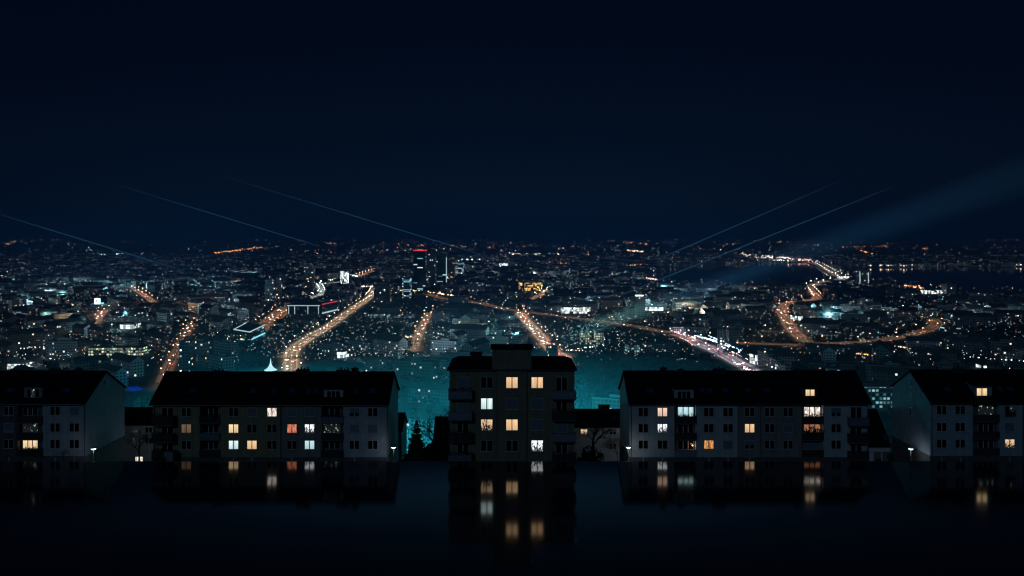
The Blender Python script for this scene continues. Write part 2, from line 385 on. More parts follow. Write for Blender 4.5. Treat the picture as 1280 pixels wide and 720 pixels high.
        if plants:
            pb = MB()
            for i in range(int((b - a) / .018)):
                px_ = rnd.uniform(a, b); c = Vector((px_, Y + rnd.uniform(-.12, .15), z1 + rnd.uniform(-.05, .25 + .3 * abs(math.sin(px_ * 2.1)))))
                q = [c + Vector([rnd.uniform(-.16, .16) for _ in range(3)]) for _ in range(3)]; pb.face(q, M_plant)
            pb.build('planter_flowers', o)
        return o
    def chimney(s, x0, x1, ytop, back=-.8, pots=True, m=None):
        Y = s.D + s.depth / 2 + back; k = Y / F; a, b = (x0 - CX) * k, (x1 - CX) * k; zt = CZ - (ytop - HY) * k
        mb = MB(); mm = m or M_chim
        mb.box(a, b, Y, Y + .9, s.zR - 1.4, zt, mm); mb.box(a - .08, b + .08, Y - .08, Y + .98, zt + .002, zt + .12, mm)
        c = mb.build('chimney', s.root)
        if pots:
            pb = MB(); n = max(1, int((b - a) / .55))
            for i in range(n):
                q = a + (b - a) * (i + .5) / n; pb.tube((q, Y + .45, zt + .122), (q, Y + .45, zt + .42 + .2 * (i % 2)), .13, .11, mm, 7)
            pb.build('chimney_pot', c)
    def skylight(s, x, y, w=7.5):
        c = s.roofpt(x, y); nrm = Vector((0, -s.t, 1)).normalized(); u = Vector((1, 0, 0)); v = Vector((0, 1, s.t)).normalized(); c = c + nrm * (.22 + .13)
        W, H = w * s.m / 2, .55; mb = MB()
        q = [c - u * W - v * H, c + u * W - v * H, c + u * W + v * H, c - u * W + v * H]
        mb.prism([p - nrm * .1 for p in q], nrm * .14, M_zinc); o = mb.build('skylight', s.root)
        g = MB(); W -= .08; H -= .08; q = [c - u * W - v * H, c + u * W - v * H, c + u * W + v * H, c - u * W + v * H]
        g.prism([p + nrm * .042 for p in q], nrm * .012, M_sky); g.build('pane', o)
    def dormer(s, x0, x1, ytop, ybot, n=3, kind='dark', wx0=None, wx1=None, wm_=None):
        f = s.roofpt((x0 + x1) / 2, ybot); Yf = f.y; k = Yf / F
        a, b = (x0 - CX) * k, (x1 - CX) * k; z0 = f.z - .25; z1 = CZ - (ytop - HY) * k
        sl = .10; Ym = (z1 - s.zE - sl * Yf + s.D * s.t) / (s.t - sl); Ym = min(Ym, s.D + s.depth / 2 - .1); zm = z1 + sl * (Ym - Yf)
        mb = MB(); mb.prism([(a, Yf, z0), (a, Ym, zm - .3), (a, Ym, zm), (a, Yf, z1)], (b - a, 0, 0), wm_ or M_pale)
        o = mb.build('dormer', s.root)
        rb = MB(); rb.prism([(a - .15, Yf - .25, z1 + .004), (a - .15, Ym + .3, zm + .034), (a - .15, Ym + .3, zm + .15), (a - .15, Yf - .25, z1 + .13)], (b - a + .3, 0, 0), M_roof); rb.build('roof', o)
        wx0 = wx0 or x0 + 4; wx1 = wx1 or x1 - 4
        s.window((wx0 + wx1) / 2, (ytop + ybot) / 2 + .2, wx1 - wx0, (ybot - ytop) * .62, n, kind, Y=Yf - .003, sill=False, name='dormer_window')

ROWS = (515.2, 535.6, 556.0)
# ---- long block left of the middle
h = House('apartment_house', 'long apartment house left of the tall middle house, olive render turning pale', 144, 191, 485, 505, 467, 13)
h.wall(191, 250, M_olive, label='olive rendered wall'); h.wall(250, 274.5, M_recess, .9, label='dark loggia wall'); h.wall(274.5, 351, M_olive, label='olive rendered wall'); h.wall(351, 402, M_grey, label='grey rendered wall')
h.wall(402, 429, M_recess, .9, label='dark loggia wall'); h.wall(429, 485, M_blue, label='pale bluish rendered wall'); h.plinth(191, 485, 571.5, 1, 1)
h.roof(187.5, 487)
for x in (351, 484, 193): h.downpipe(x)
B = {(340, 0): ['wm', 'wm'], (292, 1): 'cream', (292, 2): 'cool', (315, 2): 'warm', (365, 1): 'red', (387, 1): 'plants', (387, 2): 'cyan', (233, 1): 'dimwarm', (315, 0): 'blind', (365, 0): 'blind', (387, 0): 'blind', (466, 1): 'blind', (443, 0): 'half', (443, 1): 'blind'}
for x in (233, 292, 315, 340, 365, 387, 443, 466):
    for r, y in enumerate(ROWS): h.window(x, y, kind=B.get((x, r), 'dark') if not isinstance(B.get((x, r)), list) else 'wm')
for x, k in ((315, 'warm'), (365, 'rose'), (443, 'dark'), (292, 'dark')): h.window(x, 576.4, kind=k, h=9)
for r, y in enumerate(ROWS):
    h.window(209.5, y + 2, 14, 15, 2, name='balcony_door', sill=False)
    h.window(264, y - .5, 18, 11, 3, Y=h.D + .9, sill=False)
    h.window(415, y - .5, 20, 11, 3, 'tiny' if r == 1 else 'dark', Y=h.D + .9, sill=False)
for yt, yb in ((519, 529.5), (541, 551), (562, 573)): h.balcony(193, 219, yt, yb, M_parD, 1.2, True, lab='dark balcony overgrown with plants')
for i, (yt, yb) in enumerate(((520.5, 528.5), (541.5, 549.5), (562.5, 572))):
    h.balcony(249.7, 275, yt, yb, M_parB if i == 1 else M_parD, .25, i == 0); h.balcony(401.7, 429.3, yt, yb, M_parB if i == 0 else M_parD, .25, i == 0)
for x, l in ((241, 8), (317, 6), (343, 6), (365, 7), (386, 5), (395, 5), (445, 5), (466, 8)): h.skylight(x, 490.5, l)
h.dormer(405, 429, 486.5, 498.5, 3)
for a in ((266, 280, 465.2), (370, 386, 463.2), (420, 436, 464), (439.5, 447, 461.5)): h.chimney(*a)
mb = MB(); X, Z = h.X(251), h.Z(535.5)                     # dish aerial on the loggia post
mb.lathe((X, h.D - .55, Z), [(0, 0), (.25, .03), (.42, .1)], M_parG, 12); mb.tube((X, h.D - .55, Z - .02), (X, h.D, Z - .3), .03, .03, M_metal); mb.build('satellite_dish', h.root)

# ---- long block right of the middle
h = House('apartment_house', 'long pale apartment house right of the tall middle house, three white lit loggia panes', 144, 787, 1085, 504, 466, 13)
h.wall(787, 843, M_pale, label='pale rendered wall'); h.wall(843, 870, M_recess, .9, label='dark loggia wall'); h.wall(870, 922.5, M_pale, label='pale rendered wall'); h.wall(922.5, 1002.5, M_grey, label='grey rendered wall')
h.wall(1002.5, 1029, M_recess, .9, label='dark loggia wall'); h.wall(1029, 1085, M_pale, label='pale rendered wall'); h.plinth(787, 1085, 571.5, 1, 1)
h.roof(785, 1089)
for x in (922.5, 950.5, 789, 1084): h.downpipe(x)
C = {(828, 0): 'pink', (828, 1): 'plants', (937, 1): 'warm', (886, 2): 'amber', (1045, 0): 'half', (937, 2): 'half', (910, 2): 'blind', (985, 1): 'blind'}
for x in (804, 828, 886, 910, 937, 962, 985, 1045):
    for r, y in enumerate((515, 535.2, 555.7)): h.window(x, y, kind=C.get((x, r), 'dark'))
for x in (804, 828, 886, 910, 937): h.window(x, 576.2, h=9)
for r, y in enumerate((514.6, 535, 555.7)):
    h.window(857, y, 19, 11.5, 3, ('cyan', 'dark', 'dark')[r], Y=h.D + .9, sill=False)
    h.window(1015, y, 20, 11.5, 3, ('wm', 'dimor', 'blind')[r], Y=h.D + .9, sill=False)
    h.window(1070, y + 1.5, 13, 14, 2, name='balcony_door', sill=False)
for i, (yt, yb) in enumerate(((520.5, 529), (541, 549.5), (562.5, 571))):
    h.balcony(842.7, 870.3, yt, yb, M_parG if i == 2 else M_parD, .25, i == 0); h.balcony(1002.2, 1029.3, yt, yb, M_parD, .25, i < 2)
for i, (yt, yb) in enumerate(((520.5, 530), (541, 551.5), (562.5, 572))): h.balcony(1059, 1083, yt, yb, (M_parB, M_parD, M_parD)[i], 1.2, i == 1)
for x, l in ((812, 8), (878, 7), (887, 7), (907, 7), (935, 6), (958, 8)): h.skylight(x, 490, l)
h.dormer(843, 867, 486.5, 500, 3); h.dormer(1003, 1021, 484.5, 497, 2, 'cream', 1007, 1018, wm_=M_dim)
for a in ((826, 833, 461), (848, 854.5, 463), (892, 907, 462.5), (994, 1001, 463)): h.chimney(*a)
mb = MB(); X = h.X(996); Y = h.D + 7
for k, dx in enumerate((-.5, .4)): mb.tube((X + dx, Y, h.zR), (X + dx, Y, h.zR + 1.9 - .5 * k), .03, .02, M_zinc); mb.tube((X + dx - .5, Y, h.zR + 1.5 - .4 * k), (X + dx + .5, Y, h.zR + 1.5 - .4 * k), .02, .02, M_zinc)
mb.build('antenna', h.root)
bl = MB(); X, Z = h.X(870), h.Z(559)                        # small lamp burning on the lowest loggia
bl.octa((X - .5, h.D + .45, Z + .2), .16, glow_mat('balcony_lamp', (1, .62, .3), 3)); lo_ = bl.build('balcony_lamp', h.root)
ld = bpy.data.lights.new('balcony_lamp_light', 'POINT'); ld.energy = 7; ld.color = (1, .6, .32); ld.shadow_soft_size = .15
lo = bpy.data.objects.new('balcony_lamp_light', ld); lo.parent = lo_; lo.location = Vector((X - .5, h.D + .2, Z + .2)) - h.root.location; COL.objects.link(lo)

# ---- block cut by the left edge
h = House('apartment_house', 'dark apartment house cut by the left picture edge, bare pale gable beside a street lamp', 144, -150, 107, 504, 466, 14.5)
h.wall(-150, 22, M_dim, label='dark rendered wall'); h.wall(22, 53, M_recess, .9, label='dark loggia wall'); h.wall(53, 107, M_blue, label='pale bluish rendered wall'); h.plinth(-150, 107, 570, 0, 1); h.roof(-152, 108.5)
h.downpipe(106)
for x in (-110, -70, -30, 11, 69, 93):
    for r, y in enumerate((513.5, 534.3, 555)): h.window(x, y, kind='blind' if (x, r) in ((93, 0), (11, 1)) else ('dimor' if (x, r) == (-30, 1) else 'dark'))
for x in (69, 93, 11): h.window(x, 575.8, h=8)
for r, y in enumerate((513.5, 534.5, 555)): h.window(38, y, 18, 10.5, 3, ('dark', 'tiny', 'cream')[r], Y=h.D + .9, sill=False)
for i, (yt, yb) in enumerate(((520, 528), (540.5, 549), (562, 570.5))): h.balcony(21.7, 53.3, yt, yb, M_parD, .25, i == 2)
h.dormer(30, 53, 483.5, 499, 3, ('dark', 'tiny', 'dark'), wm_=M_grey); h.skylight(84, 490, 10); h.skylight(14, 490, 9)
for a in ((10, 22, 464), (61, 76, 463.5), (93, 100, 462)): h.chimney(*a)
mb = MB(); X1 = h.X(107); mb.box(X1 + .005, X1 + .05, h.D + 6.4, h.D + 7.3, h.Z(491), h.Z(482), M_frame); wg = mb.build('gable_window', h.root)
mb = MB(); mb.box(X1 + .052, X1 + .06, h.D + 6.5, h.D + 7.2, h.Z(490.4), h.Z(482.6), M_dark); mb.build('pane', wg)

# ---- block cut by the right edge
h = House('apartment_house', 'apartment house cut by the right picture edge, its gable lit by a street lamp', 144, 1163, 1440, 503, 465, 14.5)
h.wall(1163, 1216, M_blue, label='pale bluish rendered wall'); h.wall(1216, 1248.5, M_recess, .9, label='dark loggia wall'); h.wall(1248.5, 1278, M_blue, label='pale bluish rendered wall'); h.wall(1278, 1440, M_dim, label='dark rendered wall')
h.plinth(1163, 1440, 570, 1, 0); h.roof(1161.5, 1442); h.downpipe(1165)
Dk = {(1262, 0): ('dark', 'tiny'), (1262, 1): 'blind', (1262, 2): 'wplants'}
for x in (1177, 1200, 1262, 1295, 1330):
    for r, y in enumerate((512.6, 533.8, 554.4)): h.window(x, y, kind=Dk.get((x, r), 'dark'))
for x in (1177, 1201, 1262): h.window(x, 575.5, h=8)
for r, y in enumerate((512.6, 534, 555)): h.window(1232, y, 18.5, 11, 3, ('tiny', 'dark', 'dark')[r], Y=h.D + .9, sill=False)
for i, (yt, yb) in enumerate(((518.5, 526.5), (539.5, 547.5), (560.5, 569))): h.balcony(1215.7, 1248.8, yt, yb, M_parD, .25)
h.balcony(1256, 1268.5, 515.5, 519.5, M_parD, .3, True)
h.dormer(1219, 1240, 482.5, 497, 2, 'cream', 1221, 1233.5, wm_=M_blue)
for x, l in ((1249, 6), (1262, 7), (1184, 8)): h.skylight(x, 488.5, l)
for a in ((1165, 1175, 463), (1192, 1206, 462.5), (1255, 1270, 463)): h.chimney(*a)
X0 = h.X(1163)
for yy in (487, 506, 525):
    mb = MB(); z = h.Z(yy); mb.box(X0 - .05, X0 - .005, h.D + 6.7, h.D + 7.4, z - .75, z + .75, M_frame); wg = mb.build('gable_window', h.root)
    mb = MB(); mb.box(X0 - .06, X0 - .052, h.D + 6.78, h.D + 7.32, z - .67, z + .67, M_dark); mb.build('pane', wg)

# ---- the tall middle house
h = House('apartment_house', 'tall narrow apartment house in the middle with roof penthouse and corner balconies', 138, 562, 718, 463, 444, 12)
zT = h.zR
M_ol2 = surf('olive_grey_render', (.25, .245, .185), .9, .12, .8, .2, streak=.2)
def blk(x0, x1, off, m, top): 
    mb = MB(); mb.box(h.X(x0), h.X(x1), h.D - off, h.D + h.depth, h.base, top, m); return mb.build('wall', h.root)
blk(562, 621.5, 0, M_ol2, h.zE); blk(621.5, 658, .22, M_ol2, h.zE + .1); blk(658, 718, 0, M_ol2, h.zE)
mb = MB(); e = .45; y0 = h.D - e; a, b = h.X(562) - e, h.X(718) + e; y0, y1 = h.D - e, h.D + h.depth + e; i = 1.25; zT = CZ - (445 - HY) / F * (y1 - 2.4)
zb = h.zE + .13; q0 = [(a, y0, zb), (b, y0, zb), (b, y1, zb), (a, y1, zb)]; q1 = [(a + i, y0 + 2.4, zT), (b - i, y0 + 2.4, zT), (b - i, y1 - 2.4, zT), (a + i, y1 - 2.4, zT)]
for k in range(4): mb.face([q0[k], q0[(k + 1) % 4], q1[(k + 1) % 4], q1[k]], M_roofe)
mb.face(q1, M_roofe); mb.box(a, b, y0, y1, h.zE + .003, zb - .002, M_zinc); mb.build('roof', h.root)
g = MB(); g.tube((a, y0 - .08, zb), (h.X(621), y0 - .08, zb), .08, .08, M_zinc, 8); g.tube((h.X(658.5), y0 - .08, zb), (b, y0 - .08, zb), .08, .08, M_zinc, 8); g.build('gutter', h.root)
mb = MB(); Yp = h.D - .22; zp = h.Z(436); mb.box(h.X(615), h.X(664.5), Yp, h.D + 5, h.zE + .12, zp, M_ol2); pen = mb.build('penthouse', h.root)
zc = CZ - (431 - HY) / F * (h.D + 5); mb = MB(); mb.box(h.X(613.3), h.X(666), Yp - .25, h.D + 5.2, zp + .003, zc, M_zinc); mb.box(h.X(612.8), h.X(666.5), Yp - .32, h.D + 5.3, zc + .003, zc + .1, M_roofe)
mb.box(h.X(639), h.X(642), Yp + 2, Yp + 2.5, zc + .102, zc + .4, M_zinc); mb.tube((h.X(650), Yp + 2, zc + .1), (h.X(657), Yp + 2, zc + .3), .06, .06, M_zinc); mb.build('roof', pen)
h.zR = zT; h.chimney(588, 602.5, 441.5, -1.0, False)
ER = (478.2, 504.6, 531, 557.2)
E = {(640, 0): 'warm', (671.5, 0): 'warm', (608.5, 1): 'cool', (640, 2): 'warm', (608.5, 2): 'wplants', (671.5, 3): 'plants', (640, 1): 'blind', (671.5, 1): 'blind', (671.5, 2): 'blind', (578, 0): 'blind', (578, 1): 'blind', (702, 2): 'blind'}
for r, y in enumerate(ER):
    for x in (608.5, 640, 671.5): h.window(x, y, 14, 13.2, 2, E.get((x, r), 'dark'), Y=h.D - (.22 if x == 640 else 0))
    for x in (578.5, 702): h.window(x, y + 1.5, 13.5, 16, 2, E.get((578 if x < 600 else x, r), 'dark'), name='balcony_door', sill=False)
    yt = y + 8.5
    h.balcony(561, 590, yt, yt + 10, (M_parG, M_parG, M_parD, M_parB)[r], 1.3, r in (0, 2, 3)); h.balcony(689.5, 719.5, yt, yt + 10, (M_parG, M_parD, M_parG, M_parD)[r], 1.3, r in (1, 3))
for x in (621, 658.6): h.downpipe(x)

# ---- small houses glimpsed in the gaps
def gap_house(label, D, x0, x1, yE, yR, depth, m, wins, chim=(), sky=(), base=98.5):
    h = House('house', label, D, x0, x1, yE, yR, depth, base, 'house')
    h.wall(x0, x1, m); h.roof(x0 - 1.5, x1 + 1.5, .3)
    for a in wins: h.window(a[0], a[1], a[3] if len(a) > 3 else 8, a[4] if len(a) > 4 else 6.5, 2, a[2])
    for c in chim: h.chimney(*c)
    for s_ in sky: h.skylight(s_[0], s_[1], s_[2])
    return h
gap_house('small pale house behind a bare tree, between the leftmost and second long houses', 172, 120, 214, 531, 511.5, 9, M_pale, [(169, 537.5, 'tiny', 7, 6), (186, 537.5, 'dark'), (186, 551, 'dark'), (169, 551, 'tiny', 7, 6), (174, 574, 'wm', 9, 6)], sky=[(176, 522, 5)])
gap_house('low pale house behind bare shrubs, right of the tall middle house', 172, 700, 790, 534, 513.5, 9, M_pale, [(730, 540, 'wplants', 8, 6.5), (766, 539.5, 'half', 8, 6.5), (766, 558, 'dark', 8, 6.5)], chim=[(748.5, 762, 507.5, -1, False)], sky=[(741, 525, 4), (767, 524, 6), (776, 524, 5)])
gap_house('dark house with a pale gable end, half hidden behind the olive long house', 166, 440, 502, 540, 518, 8, M_grey, [])
h = gap_house('low dark house behind the bare tree, left of the tall middle house', 166, 543, 600, 548, 523, 8, M_dim, [])
h = House('garage', 'low garage with dark roof and pale wall strip in the gap before the rightmost house', 158, 1075, 1112, 557.5, 513.5, 12, 98.5, 'garage')
h.wall(1075, 1112, M_pale); h.roof(1070, 1113.5, .3); h.skylight(1106, 548, 3)
mb = MB()
for k in range(3): mb.box(h.X(1092 + k * 11), h.X(1101 + k * 11), h.D - .06, h.D - .005, h.base, h.Z(564.5), M_dim)
mb.build('garage_door', h.root)

# ------------------------------------------------------------------ near street lamps
M_bulb = glow_mat('lamp_bulb_white', (.86, .97, 1), 9.0)
def near_lamp(x, y, D, label, power=130):
    p = P(x, y, D); zb = gh(D); o = empty('street_lamp', (p.x, D, zb), label, 'street lamp', 'street lamps beside the houses')
    mb = MB(); mb.tube((p.x, D, zb), (p.x, D, p.z - .18), .09, .06, M_metal, 8); mb.build('post', o)
    mb = MB(); mb.lathe((p.x, D, p.z), [(0, .2), (.34, .15), (.52, .06), (.5, .0), (.1, -.02)], M_metal, 12); mb.build('lamp_shade', o)
    mb = MB(); mb.lathe((p.x, D, p.z), [(.42, -.03), (.3, -.16), (0, -.22)], M_bulb, 10); mb.build('bulb', o)
    l = bpy.data.lights.new('street_lamp_light', 'POINT'); l.energy = power; l.color = (.92, .96, 1.0); l.shadow_soft_size = .35
    lo = bpy.data.objects.new('street_lamp_light', l); lo.parent = o; lo.location = (0, 0, p.z - zb - .42); COL.objects.link(lo)
near_lamp(117, 560.5, 141, 'white street lamp in front of the bare gable of the leftmost house', 45)
near_lamp(492, 558.5, 141, 'white street lamp at the right end of the olive long house', 45)
near_lamp(785.5, 558.5, 141, 'white street lamp at the left end of the pale long house', 50)
near_lamp(790, 541, 164, 'added unseen lamp behind the left end of the pale long house, lighting the low house', 170)  # added out of sight to light the wall of the low pale house
near_lamp(207, 541, 164, 'added unseen lamp behind the left end of the olive long house, lighting the small house', 180)  # added out of sight to brighten the small house in the left gap
near_lamp(1138.5, 560.5, 146, 'white street lamp in front of the gable of the rightmost house', 45)

# ------------------------------------------------------------------ trees and shrubs near the houses
def bare_tree(x, ytop, D, label, spread=.5, m=None, leaves=0, seed=1, name='bare_tree', zb=None, depth=6, thick=1.0):
    r = random.Random(seed); zb = gh(D) if zb is None else zb; p = P(x, ytop, D); H = p.z - zb
    o = empty(name, (p.x, D, zb), label, 'tree'); mb = MB(); m = m or M_bark; tips = []
    def grow(a, d, l, rad, k):
        b = a + d * l; mb.tube(a, b, rad, rad * .72, m, 5 if k > 2 else 3)
        if k == 0: tips.append(b); return
        for _ in range(3 if k > 1 else 4):
            nd = (d + Vector((r.gauss(0, spread), r.gauss(0, spread), r.gauss(.08, spread * .6)))).normalized()
            grow(a + (b - a) * r.uniform(.55, 1), nd, l * r.uniform(.6, .85), rad * .6, k - 1)
    b0 = Vector((p.x, D, zb)); tb = MB(); tb.tube(b0, b0 + Vector((0, 0, H * .24)), H * .024 * thick, H * .018 * thick, m, 7); tb.build('trunk', o)
    grow(b0 + Vector((0, 0, H * .235)), Vector((0, 0, 1)), H * .235, H * .017 * thick, depth - 1)
    mx = max(t.z for t in tips) - zb
    k = H / mx
    mb.v = [(b0.x + (v[0] - b0.x) * k, b0.y + (v[1] - b0.y) * k, zb + (v[2] - zb) * (k if v[2] - zb > H * .24 else 1)) for v in mb.v]
    mb.build('crown', o)
    if leaves:
        lb = MB()
        for _ in range(leaves):
            t = r.choice(tips); c = b0 + (t - b0) * k + Vector([r.gauss(0, .25) for _ in range(3)])
            lb.face([c + Vector([r.uniform(-.14, .14) for _ in range(3)]) for _ in range(4)], M_leaf)
        lb.build('leaves', o)
    return o
def bush(x, ytop, D, wpx, label, m=M_hedge, n=500, seed=2, name='bush', zb=None, cat='bush'):
    r = random.Random(seed); zb = gh(D) if zb is None else zb; p = P(x, ytop, D); H = p.z - zb; W = wpx * D / F / 2
    mb = MB(); c0 = Vector((p.x, D, zb))
    for _ in range(n):
        th, ph, q = r.uniform(0, 6.283), r.uniform(0, 1), r.uniform(.35, 1)
        lump = .8 + .2 * math.sin(3 * th + seed) * math.cos(5 * ph)
        c = c0 + Vector((math.cos(th) * W * q * math.sqrt(1 - ph * ph * .9) * lump, math.sin(th) * W * q * .7, H * ph * q * lump + .1))
        s_ = H * .05 + .1; mb.face([c + Vector([r.uniform(-s_, s_) for _ in range(3)]) for _ in range(4)], m)
    o = empty(name, (p.x, D, zb), label, cat); mb.build('foliage', o)
    tb = MB(); tb.tube((p.x, D, zb), (p.x, D, zb + H * .5), .1, .05, M_bark, 5); tb.build('stem', o)
def conifer(x, ytop, D, wpx, label, seed=3):
    r = random.Random(seed); zb = gh(D); p = P(x, ytop, D); H = p.z - zb; W = wpx * D / F / 2
    o = empty('fir_tree', (p.x, D, zb), label, 'tree'); tb = MB(); tb.tube((p.x, D, zb), (p.x, D, zb + H * .97), .25, .03, M_bark, 6); tb.build('trunk', o)
    mb = MB(); n = 26
    for k in range(n):
        f = k / (n - 1); z = zb + H * (.06 + .92 * f); rad = W * (1 - f) ** .82 * r.uniform(.82, 1.1) + .08
        for j in range(max(8, int(34 * (1 - f)))):
            t = r.uniform(0, 6.283); l = rad * r.uniform(.72, 1.1); dr = l * .28
            d = Vector((math.cos(t), math.sin(t), 0)); s_ = Vector((-d.y, d.x, 0))
            a = Vector((p.x, D, z)); tip = a + d * l - Vector((0, 0, dr)); tip.z += .12 * l
            md = a + d * l * .55 - Vector((0, 0, dr * .6))
            mb.face([a, md + s_ * .42 * l, tip, md - s_ * .42 * l], M_fir)
            for q in range(4):
                c = a + (tip - a) * r.uniform(.35, 1); mb.face([c + s_ * .12, c - s_ * .12, c + Vector((r.uniform(-.2, .2), 0, -r.uniform(.2, .5)))], M_fir)
    mb.build('crown', o)
conifer(521, 523.5, 150, 48, 'dark fir tree between the olive long house and the tall middle house')
bare_tree(546, 507, 158, 'bare tree rising behind the fir tree, left of the tall middle house', .6, seed=5, depth=7)
bush(547, 537, 152, 30, 'black bush at the left foot of the tall middle house', n=900, seed=4)
bare_tree(741, 522, 156, 'bare spreading tree right of the tall middle house', .6, seed=8, thick=1.2)
bush(535, 549, 148.5, 20, 'dark bushes crowded between the fir tree and the tall middle house', n=700, seed=31)
bush(737, 552, 152, 46, 'black rounded bush at the right foot of the tall middle house', n=1000, seed=6)
bare_tree(772, 545, 147, 'small shrub with dry orange leaves beside the street lamp, left of the pale long house', .65, M_bark2, 420, seed=9, name='shrub', depth=6)
bare_tree(174, 535, 156, 'bare tree in front of the small pale house in the left gap', .55, seed=12)
bare_tree(79, 560, 141, 'low bare shrub in front of the leftmost house', .7, seed=15, name='shrub', depth=5, thick=.7)
bush(198, 560, 141.5, 17, 'round dark bush at the left end of the olive long house', n=420, seed=17)
bush(1098, 568, 148, 10, 'small dark bush left in the gap before the garage', n=260, seed=19)
bush(1114, 558, 150, 9, 'narrow dark bush beside the garage wall and rightmost house', n=300, seed=21)
mb = MB(); q0, q1 = P(205, 565, 142.2), P(216, 572, 142.2)
mb.box(q0.x, q1.x, 142.2, 142.9, q1.z - 2, q0.z, M_parG); mb.box(q0.x - .05, q1.x + .05, 142.15, 142.95, q0.z + .002, q0.z + .09, M_zinc)
tag(mb.build('storage_box'), 'pale storage box beside the round bush below the dark balconies', 'box')


# ------------------------------------------------------------------ the town below: landmarks
KEEP = []                                              # px rectangles kept free of ordinary blocks
LAND = []                                              # (px, py, short name) for telling ordinary blocks apart
M_flat = surf('flat_roof_gravel', (.12, .13, .14), .95, .3, .2, spec=.1)
M_tile = surf('town_roof_tiles', (.09, .085, .085), .9, .3, .3, spec=.1)
M_conc = surf('concrete', (.26, .27, .28), .9, .15, .2)
FAC = {
 'slab': facade_mat('slab_facade', (.20, .22, .24), .05, WARM, 5, COOL),
 'slab2': facade_mat('slab_facade_pale', (.34, .37, .40), .05, WHITE, 5, COOL),
 'brickish': facade_mat('brown_facade', (.20, .15, .12), .05, WARM, 5, AMBER),
 'darkglass': facade_mat('dark_glass_facade', (.015, .02, .025), .07, COOL, 1.6, CYAN, 3.2, 3.6, .85, .6, .15, True),
 'glass': facade_mat('office_glass_facade', (.09, .12, .14), .12, COOL, 1.5, CYAN, 3.2, 3.6, .85, .6, .15, True),
 'bright': facade_mat('lit_office_facade', (.20, .24, .26), .5, COOL, 1.7, CYAN, 3.2, 3.4, .8, .6, .2, True),
 'grid': facade_mat('lit_grid_facade', (.25, .28, .28), .62, (.80, 1, .80), 1.5, (1, .92, .62), 2.7, 3.0, .6, .55),
 'tealgrid': facade_mat('teal_grid_facade', (.30, .34, .36), .55, (.35, .9, .95), .7, (.6, 1, 1), 3.0, 3.2, .7, .55),
 'gold': facade_mat('golden_facade', (.3, .22, .1), .65, (1, .55, .12), 2.6, (1, .75, .3), 3.2, 3.5, .85, .8),
 'white': facade_mat('white_lit_facade', (.3, .32, .34), .8, (.8, 1, 1), 3.2, (1, 1, 1), 3.4, 3.5, .9, .85),
 'green': facade_mat('greenish_lit_facade', (.28, .30, .26), .8, (.70, 1, .62), 1.5, (1, .95, .6), 3.0, 3.2, .7, .55),
 'redcol': facade_mat('stair_column_facade', (.16, .19, .22), .07, (1, .6, .5), 4, (.7, .95, 1)),
}
GL = {
 'red': glow_mat('red_sign_light', (1, .06, .10), .8), 'white': glow_mat('white_light', (.86, 1, 1), 2.4), 'cyan': glow_mat('cyan_light', (.22, .78, 1), 1.3), 'soft': glow_mat('pale_light', (.62, .92, 1), .75),
 'blue': glow_mat('blue_light', (.03, .14, 1), 1.2), 'teal': glow_mat('teal_light', (.25, .85, .8), .9), 'gold': glow_mat('gold_light', (1, .55, .12), 1.6), 'warm': glow_mat('warm_light', WARM, 2.0), 'pink': glow_mat('pink_light', (1, .45, .50), 1.2),
}
def ring(cx, cy, wx, wy, yaw):
    c, s_ = math.cos(yaw), math.sin(yaw)
    return [(cx + x * c - y * s_, cy + x * s_ + y * c) for x, y in ((-wx, -wy), (wx, -wy), (wx, wy), (-wx, wy))]
def grow_ring(rg, k):
    cx = sum(p[0] for p in rg) / len(rg); cy_ = sum(p[1] for p in rg) / len(rg)
    return [(cx + (p[0] - cx) * k, cy_ + (p[1] - cy_) * k) for p in rg]
def slab_over(rg, z0, z1, m):
    mb = MB(); mb.walls(rg, z0, z1, m, top=m); mb.face([(p[0], p[1], z0) for p in rg][::-1], m); return mb
def tower(name, label, short, x0, x1, yt, yb, fac, depth=None, yaw=0.0, cat='building', crown=None, plant=True, edges=None, podium=None, roof=None):
    """a landmark block: facade mesh, flat roof with plant room, light crown, lit corner edges, podium"""
    b = G((x0 + x1) / 2, yb); D = b.y; m = D / F; W = (x1 - x0) * m / 2; H = (yb - yt) * m; dp = (depth or W * 2) / 2
    if yaw: W = max(4, (W - dp * abs(math.sin(yaw))) / math.cos(yaw))
    rg = ring(b.x, D + dp, W, dp, yaw); o = empty(name, (b.x, D + dp, 0), label, cat)
    mb = MB(); mb.walls(rg, 0, H, FAC[fac], u0=rnd.randrange(0, 400) * 3.0); mb.build('wall', o)
    r = slab_over(grow_ring(rg, 1.03), H + .003, H + .9, roof or M_flat)
    if plant: 
        q = grow_ring(rg, .45); r.walls(q, H + .9, H + 3.8, M_conc, top=M_flat)
    ro = r.build('roof', o)
    if crown: slab_over(grow_ring(rg, 1.045), H - 3.2, H - .6, GL[crown]).build('crown_light', o)
    if edges:
        mb = MB()
        for i in edges[1]: p = rg[i]; mb.box(p[0] - .9, p[0] + .9, p[1] - .9, p[1] + .9, H * .08, H * .86, GL[edges[0]])
        mb.build('edge_light', o)
    if podium:
        slab_over(grow_ring(rg, 1.7), 0, 5.5, FAC[podium]).build('podium', o)
    KEEP.append((x0 - 4, x1 + 4, yt, yb + 3)); LAND.append(((x0 + x1) / 2, yb, short))
    return o
T = tower
T('office_tower', 'tallest dark glass tower with red band round its top', 'red topped tower', 517, 532, 312, 366, 'darkglass', 26, 0, crown='red')
T('office_tower', 'grey concrete tower just right of the red topped tower', 'grey middle tower', 533, 544.5, 317, 356, 'slab', 24, 0)
T('office_tower', 'dark tower with bluish lit floors and bright right corner edge', 'blue floored tower', 545.5, 558, 316, 356, 'glass', 26, 0, edges=('soft', (1,)))
